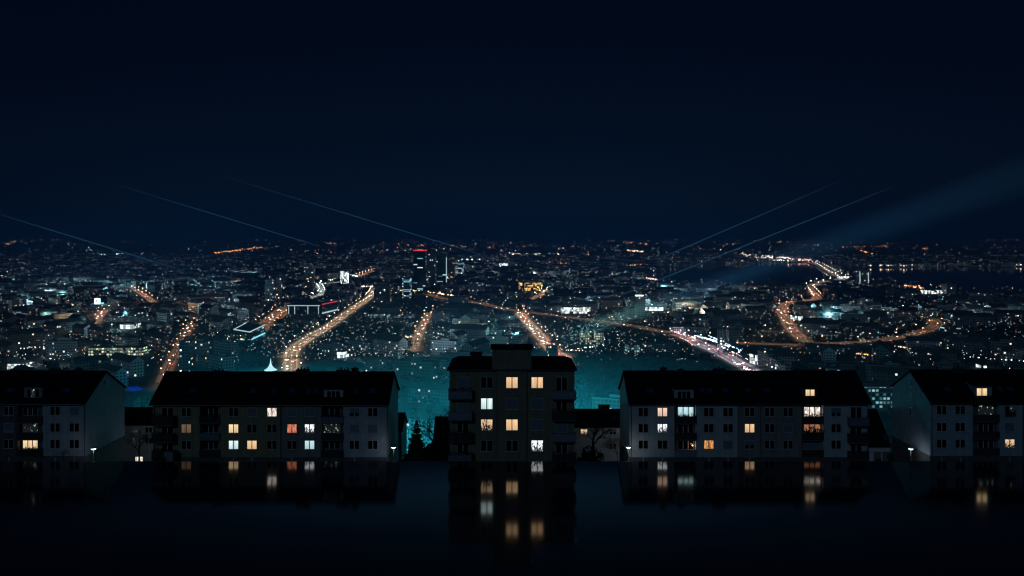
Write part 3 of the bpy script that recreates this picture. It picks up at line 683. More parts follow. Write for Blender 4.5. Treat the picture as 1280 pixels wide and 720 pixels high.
T('office_tower', 'short brown tower right of the three tallest towers', 'brown tower', 559, 568, 325, 350, 'brickish', 30)
T('office_block', 'cyan lit glass block right of the brown tower', 'cyan glass block', 569, 579, 328, 342, 'bright', 40)
T('office_block', 'slim block with bright white floor bands left of the tallest tower', 'white banded block', 503, 513, 348, 373, 'bright', 20)
T('office_block', 'white floodlit block with bright entrance beside the white curved street', 'floodlit white block', 423.5, 435, 339, 355, 'white', 24, .3, edges=('white', (1, 2)))
T('apartment_tower', 'unlit dark tower left of the floodlit white block', 'unlit tower', 380, 391, 333, 365, 'slab', 24)
T('apartment_tower', 'narrow dark tower behind the orange lit square', 'narrow dark tower', 345.5, 352, 347, 383, 'slab', 22)
T('apartment_tower', 'broad dark tower with crossed floor lines left of the narrow dark tower', 'broad dark tower', 331, 344, 350, 376, 'redcol', 22)
T('apartment_tower', 'dark paired tower at the head of the broad avenue', 'avenue head tower', 467, 487, 356, 378, 'slab', 24)
T('apartment_tower', 'pale concrete tower face left of the broad avenue', 'concrete face tower', 431, 437, 368, 382, 'slab2', 20)
T('apartment_tower', 'high dark block with red lit stair column left of the white tent', 'stair column tower', 224, 237, 427, 466, 'redcol', 18)
T('apartment_tower', 'plain dark block behind the block with the red stair column', 'plain dark block', 239, 254, 429, 462, 'slab', 18)
T('apartment_tower', 'square grey tower with bright roof lights near the end of the searchlight', 'roof light tower', 791, 807, 371, 399, 'slab2', 24, .15, edges=None)
T('apartment_tower', 'left one of two high blocks beside the bright junction, its side lit', 'junction tower', 898, 910, 412, 441, 'slab2', 16, -.35)
T('apartment_tower', 'right one of two high blocks beside the bright junction', 'second junction tower', 911, 924, 412, 436, 'slab', 18)
T('hotel_block', 'wide block with a full grid of greenish lit windows', 'green grid block', 725, 755.5, 414, 431, 'grid', 16, -.06)
T('apartment_block', 'long teal lit slab block glimpsed above the garage', 'teal slab', 1066, 1122, 484, 511, 'tealgrid', 14, plant=False, roof=M_conc)
T('office_block', 'golden lit block with bright front in the middle of the town', 'golden block', 656, 678, 353.5, 363.5, 'gold', 40)
T('office_block', 'narrow golden lit block left of the larger golden one', 'narrow golden block', 648.5, 653, 352.5, 364.5, 'gold', 20)
T('silo', 'pale round topped pillar like block right of the towers', 'pale pillar block', 587, 596, 355.5, 369, 'slab2', 20)
T('apartment_tower', 'left brown tower of a distant pair beyond the golden block', 'left brown twin', 691.5, 699, 321, 332.5, 'brickish', 40)
T('apartment_tower', 'right brown tower of a distant pair beyond the golden block', 'right brown twin', 700.5, 707.5, 322, 332.5, 'brickish', 40)
T('apartment_tower', 'pale lit tower beside the lake bridge', 'lake tower', 1075, 1085.5, 338, 355.5, 'slab2', 30, edges=('soft', (0, 1)))
T('apartment_tower', 'grey tower on the far right lake shore', 'shore tower', 1183.5, 1195, 355.5, 367.5, 'slab2', 24)
T('apartment_block', 'dark broad slab block on the left with few lit windows', 'dark broad slab', 58, 97, 427, 448, 'slab', 16)
T('apartment_block', 'long low block on the left with greenish floodlit front', 'green floodlit block', 110, 177, 435, 445, 'green', 16, .03, plant=False)
T('apartment_block', 'long low white lit block left of the small tree lined street', 'long white low block', 463, 516, 393, 397.5, 'tealgrid', 16, plant=False)
T('apartment_block', 'long pale block in front of the paler shops on the left', 'long pale left block', 130, 186, 397, 402.5, 'slab2', 16, plant=False)
T('apartment_block', 'terraced block with bright side wall at the lower end of the bright road', 'terraced block', 943, 951, 444, 456, 'white', 12, .3, plant=False)
T('office_block', 'white lit hall with glowing front behind the roof light tower', 'white hall', 808, 829, 384, 388.5, 'white', 20, plant=False)
T('office_block', 'pale curved bank of flats above the bright junction', 'pale flats', 838, 884, 409, 418, 'slab2', 16, -.1, plant=False)
T('office_block', 'blue lit low building behind the black park trees', 'blue lit building', 783, 800, 432, 441, 'tealgrid', 16, .2, plant=False)
T('apartment_block', 'grey flats between the blue lit building and the bright junction', 'grey flats', 803, 842, 430, 440, 'slab', 14, .12, plant=False)
T('office_block', 'white floodlit old building along the long highway', 'floodlit old building', 702, 738, 384, 392, 'white', 20, plant=False)
T('apartment_block', 'pale slab left of the long highway behind trees', 'pale highway slab', 560, 585, 371, 378, 'slab2', 20, plant=False)
T('shop', 'white lit shop hall at the left edge behind the leftmost roof', 'left edge shop', 9, 30, 455, 462, 'white', 20, plant=False)
T('shop', 'bright white shop front on the left in front of the long pale block', 'bright shop', 150, 166, 406, 411.5, 'white', 26, plant=False)
T('shop', 'cyan lit shop far left among dark roofs', 'cyan shop', 16, 36, 389, 394, 'tealgrid', 30, plant=False)
T('shop', 'small white lit hall right of the snaking road', 'wedge hall', 993, 1004, 395.5, 400.5, 'white', 20, .3, plant=False)
T('shop', 'turquoise lit hall beside the lake tower', 'turquoise hall', 1053, 1065, 345.5, 348.5, 'white', 40, plant=False)
T('shop', 'white green lit halls right of the lake on the shore', 'shore halls', 1157, 1177, 363, 367.5, 'white', 40, plant=False)
T('shop', 'cyan lit shop front in front of the shore tower', 'right cyan shop', 1228, 1235, 457, 461.5, 'white', 12, plant=False)
T('shop', 'bluish lit shop beside the curved right road', 'curve shop', 1183, 1201, 410, 415, 'bright', 20, plant=False)
T('shop', 'white lit hall beyond the towers in the far town', 'far white hall', 624, 635, 329, 333.5, 'white', 50, plant=False)
T('shop', 'long white lit hall far beyond the towers', 'long far hall', 640, 651, 316.8, 318.6, 'white', 60, plant=False)
T('shop', 'short white lit hall right of the long far hall', 'short far hall', 668, 674, 317, 319, 'white', 60, plant=False)
T('shop', 'teal lit stepped hall far left of the towers', 'teal stepped hall', 288, 318, 338, 341, 'bright', 60, plant=False)
T('shop', 'white lit market hall in the near left town', 'market hall', 421, 433, 440, 448, 'white', 14, -.3, plant=False)
T('shop', 'teal lit court in the misty near valley', 'misty court', 487, 500, 499, 503, 'tealgrid', 14, .2, plant=False)

# --- one off landmarks with shapes of their own
def sign_block():
    b = G(120.5, 383); m = b.y / F; o = empty('sign_tower', (b.x, b.y + 15, 0), 'block crowned by a square white sign with blue glow, left part of the town', 'building')
    mb = MB(); rg = ring(b.x, b.y + 15, 8 * m, 14, 0); mb.walls(rg, 0, 2.5 * m, FAC['slab'], top=M_flat); mb.build('wall', o)
    mb = MB(); mb.box(b.x - 4.5 * m, b.x + 2.4 * m, b.y + 6, b.y + 8, 2.5 * m + .01, 9.6 * m, GL['white']); s_ = mb.build('sign_panel', o)
    mb = MB(); mb.box(b.x - 2.2 * m, b.x - 1.2 * m, b.y + 5.8, b.y + 5.99, 5.2 * m, 8.2 * m, M_parB); mb.build('emblem', s_)
    mb = MB(); mb.box(b.x - 7.5 * m, b.x - 4.7 * m, b.y + 6, b.y + 8, 2.5 * m + .01, 3.7 * m, GL['blue']); mb.box(b.x + 2.6 * m, b.x + 7 * m, b.y + 6, b.y + 8, 2.5 * m + .01, 4.6 * m, GL['cyan']); mb.build('blue_light', o)
    KEEP.append((110, 130, 371, 386)); LAND.append((120, 383, 'white sign block'))
sign_block()
def tent():
    b = G(336, 466.5); m = b.y / F; o = empty('tent_pavilion', (b.x, b.y + 8 * m, 0), 'glowing white tent roof with a tall spire, behind the olive long house', 'pavilion')
    mb = MB(); mb.lathe((b.x, b.y + 8 * m, 0), [(8 * m, 2.0), (7.6 * m, 2.6), (5 * m, 3.6), (2.6 * m, 5.6), (1.1 * m, 8.2), (.5 * m, 11.0), (.25 * m, 13.4), (0, 13.8)], glow_mat('lit_membrane', (.55, .95, 1), 1.25), 20); mb.build('roof', o, True)
    mb = MB(); mb.lathe((b.x, b.y + 8 * m, 0), [(7.0 * m, 0), (7.0 * m, 2.2)], M_dark, 20); mb.build('glass_wall', o)
    KEEP.append((322, 350, 448, 470)); LAND.append((336, 466, 'white tent'))
tent()
def portal():
    a, b = G(359, 392.5), G(400, 392.5); D = a.y; m = D / F; H = 11 * m; o = empty('exhibition_hall', ((a.x + b.x) / 2, D, 0), 'wide dark hall framed by glowing white portals beside the broad avenue', 'hall')
    mb = MB(); mb.box(a.x, b.x, D, D + 60, 0, H, FAC['darkglass']); mb.box(a.x - 1, b.x + 1, D - 1.2, D + 61, H + .01, H + 1, M_flat); mb.build('wall', o)
    fr = MB(); t = .55 * m
    fr.box(a.x, b.x, D - 1.6, D - .1, H - 1.6 * t, H - .02, GL['soft'])
    for x in (361, 368.5, 385, 398.3): X = (x - CX) / F * D; fr.box(X - t / 2, X + t / 2, D - 1.55, D - .12, 0, H - 1.6 * t - .01, GL['soft'])
    fr.build('light_frame', o)
    w2 = MB(); c = G(402, 392.5); e = G(411, 384.5); w2.prism([(c.x, D + 4, 0), (c.x + 9 * m, D + 70, 0), (c.x + 9 * m, D + 70, H), (c.x, D + 4, H)], (-6, 4, 0), FAC['glass']); w2.build('side_wing', o)
    rd = MB(); rd.tube((c.x + .2, D + 3.5, H + 1.2), (c.x + 9 * m, D + 69.5, H + 1.2), .8, .8, GL['red'], 6); rd.build('red_sign', o)
    lb = MB(); lb.tube((c.x + 1, D + 2, 1.2), (c.x + 9.3 * m, D + 68, 1.2), 1.2, 1.2, GL['soft'], 6); lb.build('base_light', o)
    KEEP.append((355, 415, 379, 396)); LAND.append((380, 393, 'portal hall'))
portal()
def diamond():
    o = empty('museum', G(314, 425), 'low diamond shaped dark building outlined by cyan light strips', 'museum')
    H = 12.0; ps = [G(x, y, H) for x, y in ((292.5, 411.8), (312, 415), (331, 406), (308, 403.5))]
    rg = [(p.x, p.y) for p in ps]
    mb = MB(); mb.walls(rg, 0, H - .02, FAC['darkglass'], top=M_roofe); mb.build('wall', o)
    st = MB()
    for i in (0, 1, 3): st.tube(ps[i], ps[(i + 1) % 4], .75, .75, GL['soft'], 6)
    st.build('roof_light', o)
    ft = MB(); q = [G(x, y, .8) for x, y in ((293, 419.5), (303, 424.5), (314, 424.5), (331, 416.5))]
    ft.tube(q[0], q[1], 1.1, 1.1, GL['warm'], 6); ft.tube(q[1], q[2], 1.0, 1.0, GL['teal'], 6); ft.tube(q[2], q[3], 1.0, 1.0, GL['cyan'], 6); ft.build('base_light', o)
    dk = MB(); q = [G(x, y, 3.5) for x, y in ((303, 408.8), (313, 408), (325, 401.8), (318, 403))]; dk.face(q, surf('roof_deck_timber', (.3, .2, .13), .8)); 
    dk.v = [(v[0], v[1], H + .3) for v in dk.v]; dk.build('roof_deck', o)
    KEEP.append((286, 337, 399, 428)); LAND.append((312, 425, 'diamond building'))
diamond()
def terraces():
    o = empty('terraced_flats', G(958, 462), 'stepped flats running down to the right beside the lower bright road', 'building')
    for i in range(6):
        b = G(954 + i * 5.5, 458 + i * 2.2); mb = MB(); mb.walls(ring(b.x, b.y, 3.4 * b.y / F, 7, .15), 0, 17 - i * 1.3, FAC['slab2'], u0=i * 60.0, top=M_flat); mb.build('terrace', o)
    KEEP.append((940, 990, 443, 470)); LAND.append((960, 462, 'stepped flats'))
terraces()
def roofs_lights():
    for x, y0, dx, k, nm in ((799, 370, 5, 'white', 'roof light tower'),):
        b = G(x, 399); m = b.y / F; mb = MB(); mb.box(b.x - dx * m, b.x + dx * m, b.y - 2, b.y - .6, (399 - 370.2) * m, (399 - 368.6) * m, GL[k])
        mb.tube((b.x + 2 * m, b.y + 8, (399 - 371) * m), (b.x + 2 * m, b.y + 8, (399 - 362) * m), .4, .2, M_zinc); 
        o = mb.build('roof_sign'); o.parent = [q for q in bpy.data.objects if q.get('label', '').startswith('square grey tower')][0]; o.location = -o.parent.location
roofs_lights()
def blue_court():
    q = [G(*p) for p in ((157, 484), (166, 491.5), (180, 488), (172, 482.5))]
    mb = MB(); mb.prism([(p.x, p.y, .05) for p in q], (0, 0, .3), surf('blue_court_floor', (.02, .10, .5), .6)); o = mb.build('sports_court'); tag(o, 'blue lit sports court behind the gable of the leftmost house', 'sports court')
    c = sum(q, Vector()) / 4; mb = MB(); mb.tube((c.x - 9, c.y + 6, 0), (c.x - 9, c.y + 6, 11), .2, .15, M_metal); mb.octa((c.x - 9, c.y + 6, 11.4), .6, GL['blue'])
    o = mb.build('court_lamp'); tag(o, 'blue floodlight mast at the corner of the blue sports court', 'floodlight')
    l = bpy.data.lights.new('court_light', 'SPOT'); l.energy = 5000; l.color = (.12, .3, 1); l.spot_size = R(95); l.spot_blend = .6; l.shadow_soft_size = 1
    lo = bpy.data.objects.new('court_light', l); lo.location = (c.x - 2, c.y, 14); lo.parent = o; COL.objects.link(lo)
    KEEP.append((150, 184, 480, 494)); LAND.append((168, 490, 'blue court'))
blue_court()

# ------------------------------------------------------------------ lake
def build_lake():
    m, N, L = mat('lake_water'); o = N('ShaderNodeOutputMaterial'); b = N('ShaderNodeBsdfPrincipled'); L(b.outputs[0], o.inputs[0])
    b.inputs['Base Color'].default_value = (.004, .008, .014, 1); b.inputs['IOR'].default_value = 1.33; b.inputs['Roughness'].default_value = .07
    t = N('ShaderNodeTexCoord'); n = N('ShaderNodeTexNoise'); n.inputs['Scale'].default_value = .05; L(t.outputs['Object'], n.inputs['Vector'])
    bp = N('ShaderNodeBump'); bp.inputs['Strength'].default_value = .08; bp.inputs['Distance'].default_value = .5; L(n.outputs['Fac'], bp.inputs['Height']); L(bp.outputs[0], b.inputs['Normal'])
    mb = MB()
    for poly in LAKES: mb.face([G(x, y, .25) for x, y in poly][::-1], m)
    tag(mb.build('lake'), 'black lake on the right, shore lights along its far side', kind='structure')
LAKES = [[(798, 352), (812, 344), (832, 336.5), (868, 331.5), (940, 329.8), (1008, 329.4), (1022, 335), (1040, 346.5), (1020, 350.5), (985, 354), (920, 354.5), (850, 356)],
         [(1046, 331), (1120, 333.5), (1290, 334.8), (1290, 363.5), (1225, 364), (1170, 360), (1130, 354), (1092, 350), (1062, 342)]]
build_lake()
def inpoly(x, y, poly):
    c = False; j = len(poly) - 1
    for i in range(len(poly)):
        (a, b), (p, q) = poly[i], poly[j]
        if (b > y) != (q > y) and x < (p - a) * (y - b) / (q - b) + a: c = not c
        j = i
    return c
def toPx(X, Y, Z=0.0): return (CX + X / Y * F, HY + (CZ - Z) / Y * F)

# ------------------------------------------------------------------ roads
M_asph = surf('asphalt', (.075, .07, .065), .85, .25, .15, spec=.2)
M_kerb = surf('kerb_pavement', (.20, .19, .18), .9, .2, .2)
M_mark = surf('road_paint', (.75, .74, .70), .7, .1, 1)
ROADS = [  # name, px points, width m, lamp colour, light strength, lamp spacing m, traffic, label
 ('avenue', [(365, 476), (364, 452), (367, 437), (385, 423.5), (412, 407), (440, 387), (463, 371), (468, 362)], 12, (1, .72, .45), 7, 26, 40, 'broad sodium lit avenue running from the olive long house to the towers'),
 ('street', [(203, 478), (212, 456), (226, 430), (240, 404)], 7, (1, .50, .24), 1.4, 30, 12, 'narrow orange lit street behind the left long house'),
 ('street', [(519, 433), (526, 412), (539, 388)], 7, (1, .62, .36), 3, 30, 8, 'short warm lit street below the towers'),
 ('avenue', [(708, 448), (693, 440), (682, 428), (668, 412), (655, 398), (648, 388)], 12, (1, .62, .42), 8, 24, 40, 'bright traffic filled avenue coming down to the tall middle house'),
 ('highway', [(540, 369), (560, 374), (600, 379), (630, 386), (690, 394), (760, 403), (800, 409), (850, 419), (905, 428), (990, 430), (1060, 428.5), (1110, 424), (1150, 415.5), (1168, 408), (1171, 403.5), (1165, 399)], 14, (1, .54, .28), 2.6, 40, 20, 'long orange lit highway crossing the town to a curve on the right'),
 ('avenue', [(952, 470), (930, 458), (905, 444), (880, 432), (862, 424), (846, 418)], 14, (.95, .80, 1), 7, 26, 30, 'bright junction road slanting down behind the pale long house'),
 ('avenue', [(1001, 422), (990, 412), (981, 397), (977, 388), (984, 379), (1004, 375.5), (1021, 374), (1018, 368), (1011, 360)], 13, (1, .52, .32), 5, 36, 26, 'snaking orange road full of cars on the right'),
 ('bridge_road', [(1011, 360), (1028, 352), (1052, 348.5), (1040, 341), (1018, 329.5), (985, 325.8), (930, 321)], 22, (1, .90, .78), 8, 60, 20, 'white lit road rounding the lake on its far side'),
 ('square', [(330, 408.5), (340, 400), (356, 386)], 24, (1, .46, .22), 8, 22, 14, 'orange lit square behind the diamond building'),
 ('street', [(446, 346), (468, 338)], 12, (1, .45, .25), 5, 40, 8, 'orange street far behind the floodlit white block'),
 ('street', [(388, 372), (402, 367), (400, 360), (398, 356), (424, 352.5)], 9, (.85, 1, .95), 6, 34, 6, 'white lit curved street left of the floodlit white block'),
 ('street', [(668, 372), (678, 368), (681, 363)], 10, (1, .55, .3), 5, 36, 6, 'short orange street beside the golden block'),
 ('street', [(121, 402), (126, 394), (131, 388)], 8, (1, .5, .34), 4, 34, 4, 'short orange street below the white sign block'),
 ('street', [(168, 362), (180, 369), (192, 378)], 9, (1, .5, .3), 3.5, 40, 5, 'slanting orange street at the left of the town'),
]
def sample(pts, step):
    w = [G(x, y) for x, y in pts]; out = []; 
    # smooth the bend with Catmull-Rom before resampling
    dense = []
    for i in range(len(w) - 1):
        p0, p1, p2, p3 = w[max(i - 1, 0)], w[i], w[i + 1], w[min(i + 2, len(w) - 1)]
        for k in range(16):
            t = k / 16; dense.append(.5 * ((2 * p1) + (p2 - p0) * t + (2 * p0 - 5 * p1 + 4 * p2 - p3) * t * t + (3 * p1 - p0 - 3 * p2 + p3) * t ** 3))
    dense.append(w[-1]); acc = 0; out = [dense[0]]
    for a, b in zip(dense, dense[1:]):
        l = (b - a).length; pos = 0
        while acc + (l - pos) >= step: pos += step - acc; acc = 0; out.append(a + (b - a) * (pos / l))
        acc += l - pos
    return out
ROADGRID = {}
def mark_road(p, r): 
    for i in range(int((p.x - r) // 25), int((p.x + r) // 25) + 1):
        for j in range(int((p.y - r) // 25), int((p.y + r) // 25) + 1): ROADGRID[(i, j)] = True
LAMPS, SPOTS, CARS = [], [], []                          # (pos, colour key, road label)
def build_roads():
    for ri, (name, pts, wd, colr, st, sp, ncar, lab) in enumerate(ROADS):
        zr = .12 + .006 * ri; c = sample(pts, 12.0); mb = MB(); n = len(c); nrm = []
        for i in range(n):
            d = (c[min(i + 1, n - 1)] - c[max(i - 1, 0)]).normalized(); nrm.append(Vector((-d.y, d.x, 0)))
        for i in range(n - 1):
            a, b, u, v = c[i], c[i + 1], nrm[i], nrm[i + 1]; hw = wd / 2
            def q(o0, o1, z, m): mb.face([a + u * o1 + Vector((0, 0, z)), a + u * o0 + Vector((0, 0, z)), b + v * o0 + Vector((0, 0, z)), b + v * o1 + Vector((0, 0, z))], m)
            q(-hw, hw, zr, M_asph); q(-hw - 3, -hw, zr + .12, M_kerb); q(hw, hw + 3, zr + .12, M_kerb)
            if i % 2 == 0: q(-.2, .2, zr + .012, M_mark)
            q(-hw + .4, -hw + .65, zr + .012, M_mark); q(hw - .65, hw - .4, zr + .012, M_mark)
            mark_road(a, hw + 10)
        o = mb.build(name); tag(o, lab, 'road', kind='structure')
        px = sum(p[0] for p in pts) / len(pts)
        cl = sample(pts, sp)
        for i, p in enumerate(cl):
            d = (cl[min(i + 1, len(cl) - 1)] - cl[max(i - 1, 0)]).normalized(); u = Vector((-d.y, d.x, 0)); 
            LAMPS.append((p + u * (wd / 2 + 1.5) * (1 if i % 2 else -1), d, colr, ri))
        ss = sample(pts, 100.0 if ri != 7 else 160.0)
        for i, p in enumerate(ss):
            d = ss[min(i + 1, len(ss) - 1)] - ss[max(i - 1, 0)]
            SPOTS.append((p, colr, st, ri, math.atan2(d.y, d.x)))
        cs = sample(pts, 9.0)
        for _ in range(ncar):
            i = rnd.randrange(1, len(cs) - 1); d = (cs[i + 1] - cs[i - 1]).normalized(); u = Vector((-d.y, d.x, 0)); sgn = rnd.choice((-1, 1))
            CARS.append((cs[i] + u * sgn * rnd.choice((wd * .14, wd * .34)) + Vector((0, 0, zr + .02)), d * -sgn, ri))
build_roads()

def road_lights():                                       # each stands for the row of lamp heads over a hundred metres of street
    for k, (p, colr, st, ri, ang) in enumerate(SPOTS):
        l = bpy.data.lights.new('road_light', 'AREA'); l.shape = 'RECTANGLE'; l.size = 90; l.size_y = ROADS[ri][2]; l.energy = 2200 * st; l.color = colr; l.volume_factor = 0.2; l.spread = R(112)
        lo = bpy.data.objects.new('road_light', l); lo.location = p + Vector((0, 0, 10)); lo.rotation_euler = (0, 0, ang); COL.objects.link(lo)
road_lights()

M_lampc = {}
def lampmat(c, s=22.0):
    k = (round(c[0], 2), round(c[1], 2), round(c[2], 2), s)
    if k not in M_lampc: M_lampc[k] = glow_mat('lamp_glow', tuple(k[:3]), s)
    return M_lampc[k]
def lamp_mesh(colr):
    mb = MB(); mb.tube((0, 0, 0), (0, 0, 9), .11, .07, M_metal, 5); mb.tube((0, 0, 9), (1.6, 0, 9.3), .07, .06, M_metal, 4)
    mb.lathe((1.8, 0, 9.2), [(0, .2), (.55, .1), (.6, 0)], M_metal, 8); mb.lathe((1.8, 0, 9.2), [(.55, -.01), (.5, -.3), (0, -.5)], lampmat(colr), 8)
    o = mb.build('street_lamp'); me = o.data; bpy.data.objects.remove(o); return me
ROADLAB = ['sodium street lamp on the broad avenue behind the olive long house', 'orange street lamp on the narrow street behind the left long house', 'warm street lamp on the short street below the towers', 'street lamp on the traffic filled avenue behind the tall middle house',
 'orange street lamp along the long highway', 'street lamp on the bright junction road behind the pale long house', 'street lamp on the snaking orange road', 'white street lamp on the road round the lake', 'orange lamp on the lit square behind the diamond building',
 'orange lamp on the street behind the floodlit white block', 'white lamp on the curved street left of the floodlit block', 'orange lamp on the short street beside the golden block', 'orange lamp on the short street below the white sign block', 'orange lamp on the slanting street at the left of the town']
def place_lamps():
    meshes = {}; order = sorted(LAMPS, key=lambda t: t[0].y); rest = MB()
    for k, (p, d, colr, ri) in enumerate(order):
        if k < 200:
            if ri not in meshes: meshes[ri] = lamp_mesh(colr)
            o = bpy.data.objects.new('street_lamp', meshes[ri]); COL.objects.link(o); o.location = p; o.rotation_euler = (0, 0, math.atan2(d.x, -d.y) + (0 if k % 2 else math.pi))
            tag(o, ROADLAB[ri], 'street lamp', 'lamps of road: ' + ROADLAB[ri])
        else: rest.octa(p + Vector((0, 0, 9)), .75, lampmat(colr))
    if rest.v: tag(rest.build('distant_street_lamps'), 'far street lamps along the highway and the lake road', 'street lamps', kind='stuff')
place_lamps()

# ------------------------------------------------------------------ cars
def car_mesh(paint):
    mb = MB(); body = [(-2.15, .35), (2.15, .35), (2.2, .75), (1.3, .88), (.55, 1.42), (-1.1, 1.45), (-1.9, .95), (-2.2, .85)]
    mb.prism([(x, -.85, z) for x, z in body], (0, 1.7, 0), paint)
    mb.prism([(x, -.86, z) for x, z in ((1.1, .92), (.5, 1.36), (-1.05, 1.38), (-1.6, .96))], (0, 1.72, 0), M_dark)
    for x in (-1.35, 1.35):
        for y in (-.88, .70): mb.tube((x, y, .32), (x, y + .18, .32), .32, .32, M_roofe, 8)
    for y in (-.62, .62): mb.octa((2.2, y, .68), .34, GLH); mb.octa((-2.2, y, .82), .26, GLT)
    o = mb.build('car'); me = o.data; bpy.data.objects.remove(o); return me
GLH, GLT = glow_mat('headlamp', (1, .95, .88), 16), glow_mat('tail_lamp', (1, .07, .05), 10)
def place_cars():
    ms = [(car_mesh(surf('car_paint_' + n, c, .35, .05, 2, spec=.5)), n) for n, c in (('dark', (.03, .03, .035)), ('silver', (.4, .41, .42)), ('white', (.7, .7, .7)), ('red', (.3, .03, .03)))]
    names = ['broad avenue behind the olive long house', 'narrow left street', 'short street below the towers', 'traffic filled avenue behind the tall middle house', 'long highway', 'bright junction road', 'snaking orange road', 'road round the lake', 'orange lit square', 'street behind the floodlit block', 'white curved street', 'street beside the golden block', 'street below the white sign block', 'slanting street at the left']
    for p, d, ri in CARS:
        me, n = rnd.choice(ms); o = bpy.data.objects.new('car', me); COL.objects.link(o); o.location = p; o.rotation_euler = (0, 0, math.atan2(d.y, d.x))
        tag(o, '%s car, lights on, on the %s' % (n, names[ri]), 'car', 'cars on the ' + names[ri])
place_cars()

# ------------------------------------------------------------------ ordinary blocks, crowns of trees, scattered lights
GEN = ['slab', 'slab2', 'brickish', 'slab', 'slab2']
WORDS = {'slab': 'grey', 'slab2': 'pale', 'brickish': 'brown'}
GENF = {k: facade_mat('town_' + k, c, .055, (1, .86, .68), 2.2, (.72, .93, 1)) for k, c in (('slab', (.20, .22, .24)), ('slab2', (.46, .50, .54)), ('brickish', (.20, .16, .13)))}
SPANS = [(-50, 158, 466), (188, 500, 467), (560, 720, 446), (776, 1090, 467), (1116, 1400, 466), (612, 667, 430)]
def hidden(px, py): return any(a < px < b and py > y for a, b, y in SPANS)
CENT = [(rnd.uniform(-3200, 3200), rnd.uniform(500, 5200), rnd.uniform(-.8, .8), rnd.uniform(40, 60), rnd.uniform(30, 40)) for _ in range(38)]
CELLS = []
KEEP.append((680, 700, 430, 454))
def district(X, Y): return min(range(len(CENT)), key=lambda i: (CENT[i][0] - X) ** 2 + (CENT[i][1] - Y) ** 2)
def ok_spot(X, Y, z=0):
    if (int(X // 25), int(Y // 25)) in ROADGRID: return False
    x, y = toPx(X, Y)
    if any(inpoly(x, y, p) for p in LAKES): return False
    for a, b, c, d in KEEP:
        if a < x < b and d - (d - c) * .5 < y < d + 7 and y > 340: return False
        if a < x < b and c < y < d and y <= 340: return False
    return True
ROADPX = set()
for _n, _pts, *_r in ROADS:
    for _p in sample(_pts, 8.0):
        _x, _y = toPx(_p.x, _p.y); ROADPX.add((int(_x // 3), int(_y // 2)))
def covers(X, Y, w2, H):
    '''does a block this high here stand in front of a street, a lake or a landmark'''
    x, yb = toPx(X, Y); yt = toPx(X, Y, H + 3)[1]; hw = w2 * F / Y
    for i in range(int((x - hw) // 3), int((x + hw) // 3) + 1):
        for j in range(int(yt // 2), int(yb // 2) + 1):
            if (i, j) in ROADPX: return True
    for p in LAKES:
        if inpoly(x, yt, p) or inpoly(x, (yt + yb) / 2, p): return True
    for a, b, c, d in KEEP:
        if a - hw < x < b + hw and yt < d - 3.5 - (d - c) * .1 and yb > d - 3: return True
    return False
def gen_blocks():
    for ci, (cx, cy_, yaw, su, sv) in enumerate(CENT):
        c, s_ = math.cos(yaw), math.sin(yaw)
        for i in range(-26, 27):
            for j in range(-34, 35):
                u, v = i * su, j * sv; X, Y = cx + u * c - v * s_, cy_ + u * s_ + v * c
                if Y < 560 or Y > 5000 or abs(X) > .72 * Y + 60 or district(X, Y) != ci: continue
                park = mnoise.noise(Vector((X * .0032, Y * .0032, 5)))
                if park > .26 or rnd.random() < .10 + .00006 * Y: continue
                if not ok_spot(X, Y): continue
                w_, H_ = rnd.uniform(.28, .46) * su, rnd.choice((9, 12, 12, 15, 15, 18, 21))
                if covers(X, Y, w_, H_):
                    H_ = 6
                    if covers(X, Y, w_, H_): continue
                CELLS.append((Y, X, yaw + (math.pi / 2 if rnd.random() < .25 else 0) + rnd.gauss(0, .05), w_, rnd.uniform(5.5, 7.5), H_, rnd.choice(GEN), rnd.random() < .62))
    CELLS.sort(key=lambda t: t[0])
gen_blocks()
def block_shape(mb, rb, X, Y, yaw, w2, d2, H, fac, pitched):
    rg = ring(X, Y, w2, d2, yaw); mb.walls(rg, 0, H, GENF[fac], u0=rnd.randrange(0, 4000) * 3.0)
    if pitched:
        e = grow_ring(rg, 1.05); a, b = (Vector((*e[0], H)) + Vector((*e[3], H))) / 2, (Vector((*e[1], H)) + Vector((*e[2], H))) / 2
        up = Vector((0, 0, d2 * .75)); a, b = a + up, b + up; q = [Vector((*p, H - .1)) for p in e]
        rb.face([q[0], q[1], b, a], M_tile); rb.face([q[2], q[3], a, b], M_tile); mb.face([Vector((*rg[3], H)), Vector((*rg[0], H)), a - Vector((0, 0, .3))], GENF[fac]); mb.face([Vector((*rg[1], H)), Vector((*rg[2], H)), b - Vector((0, 0, .3))], GENF[fac])
    else:
        rb.walls(grow_ring(rg, 1.02), H - .05, H + .7, M_conc, top=M_flat); q = grow_ring(rg, .3); rb.walls(q, H + .7, H + 2.8, M_conc, top=M_flat)
def nth(n): return ('nearest', 'second nearest', 'third nearest', 'fourth nearest', 'fifth nearest', 'sixth nearest')[n] if n < 6 else None
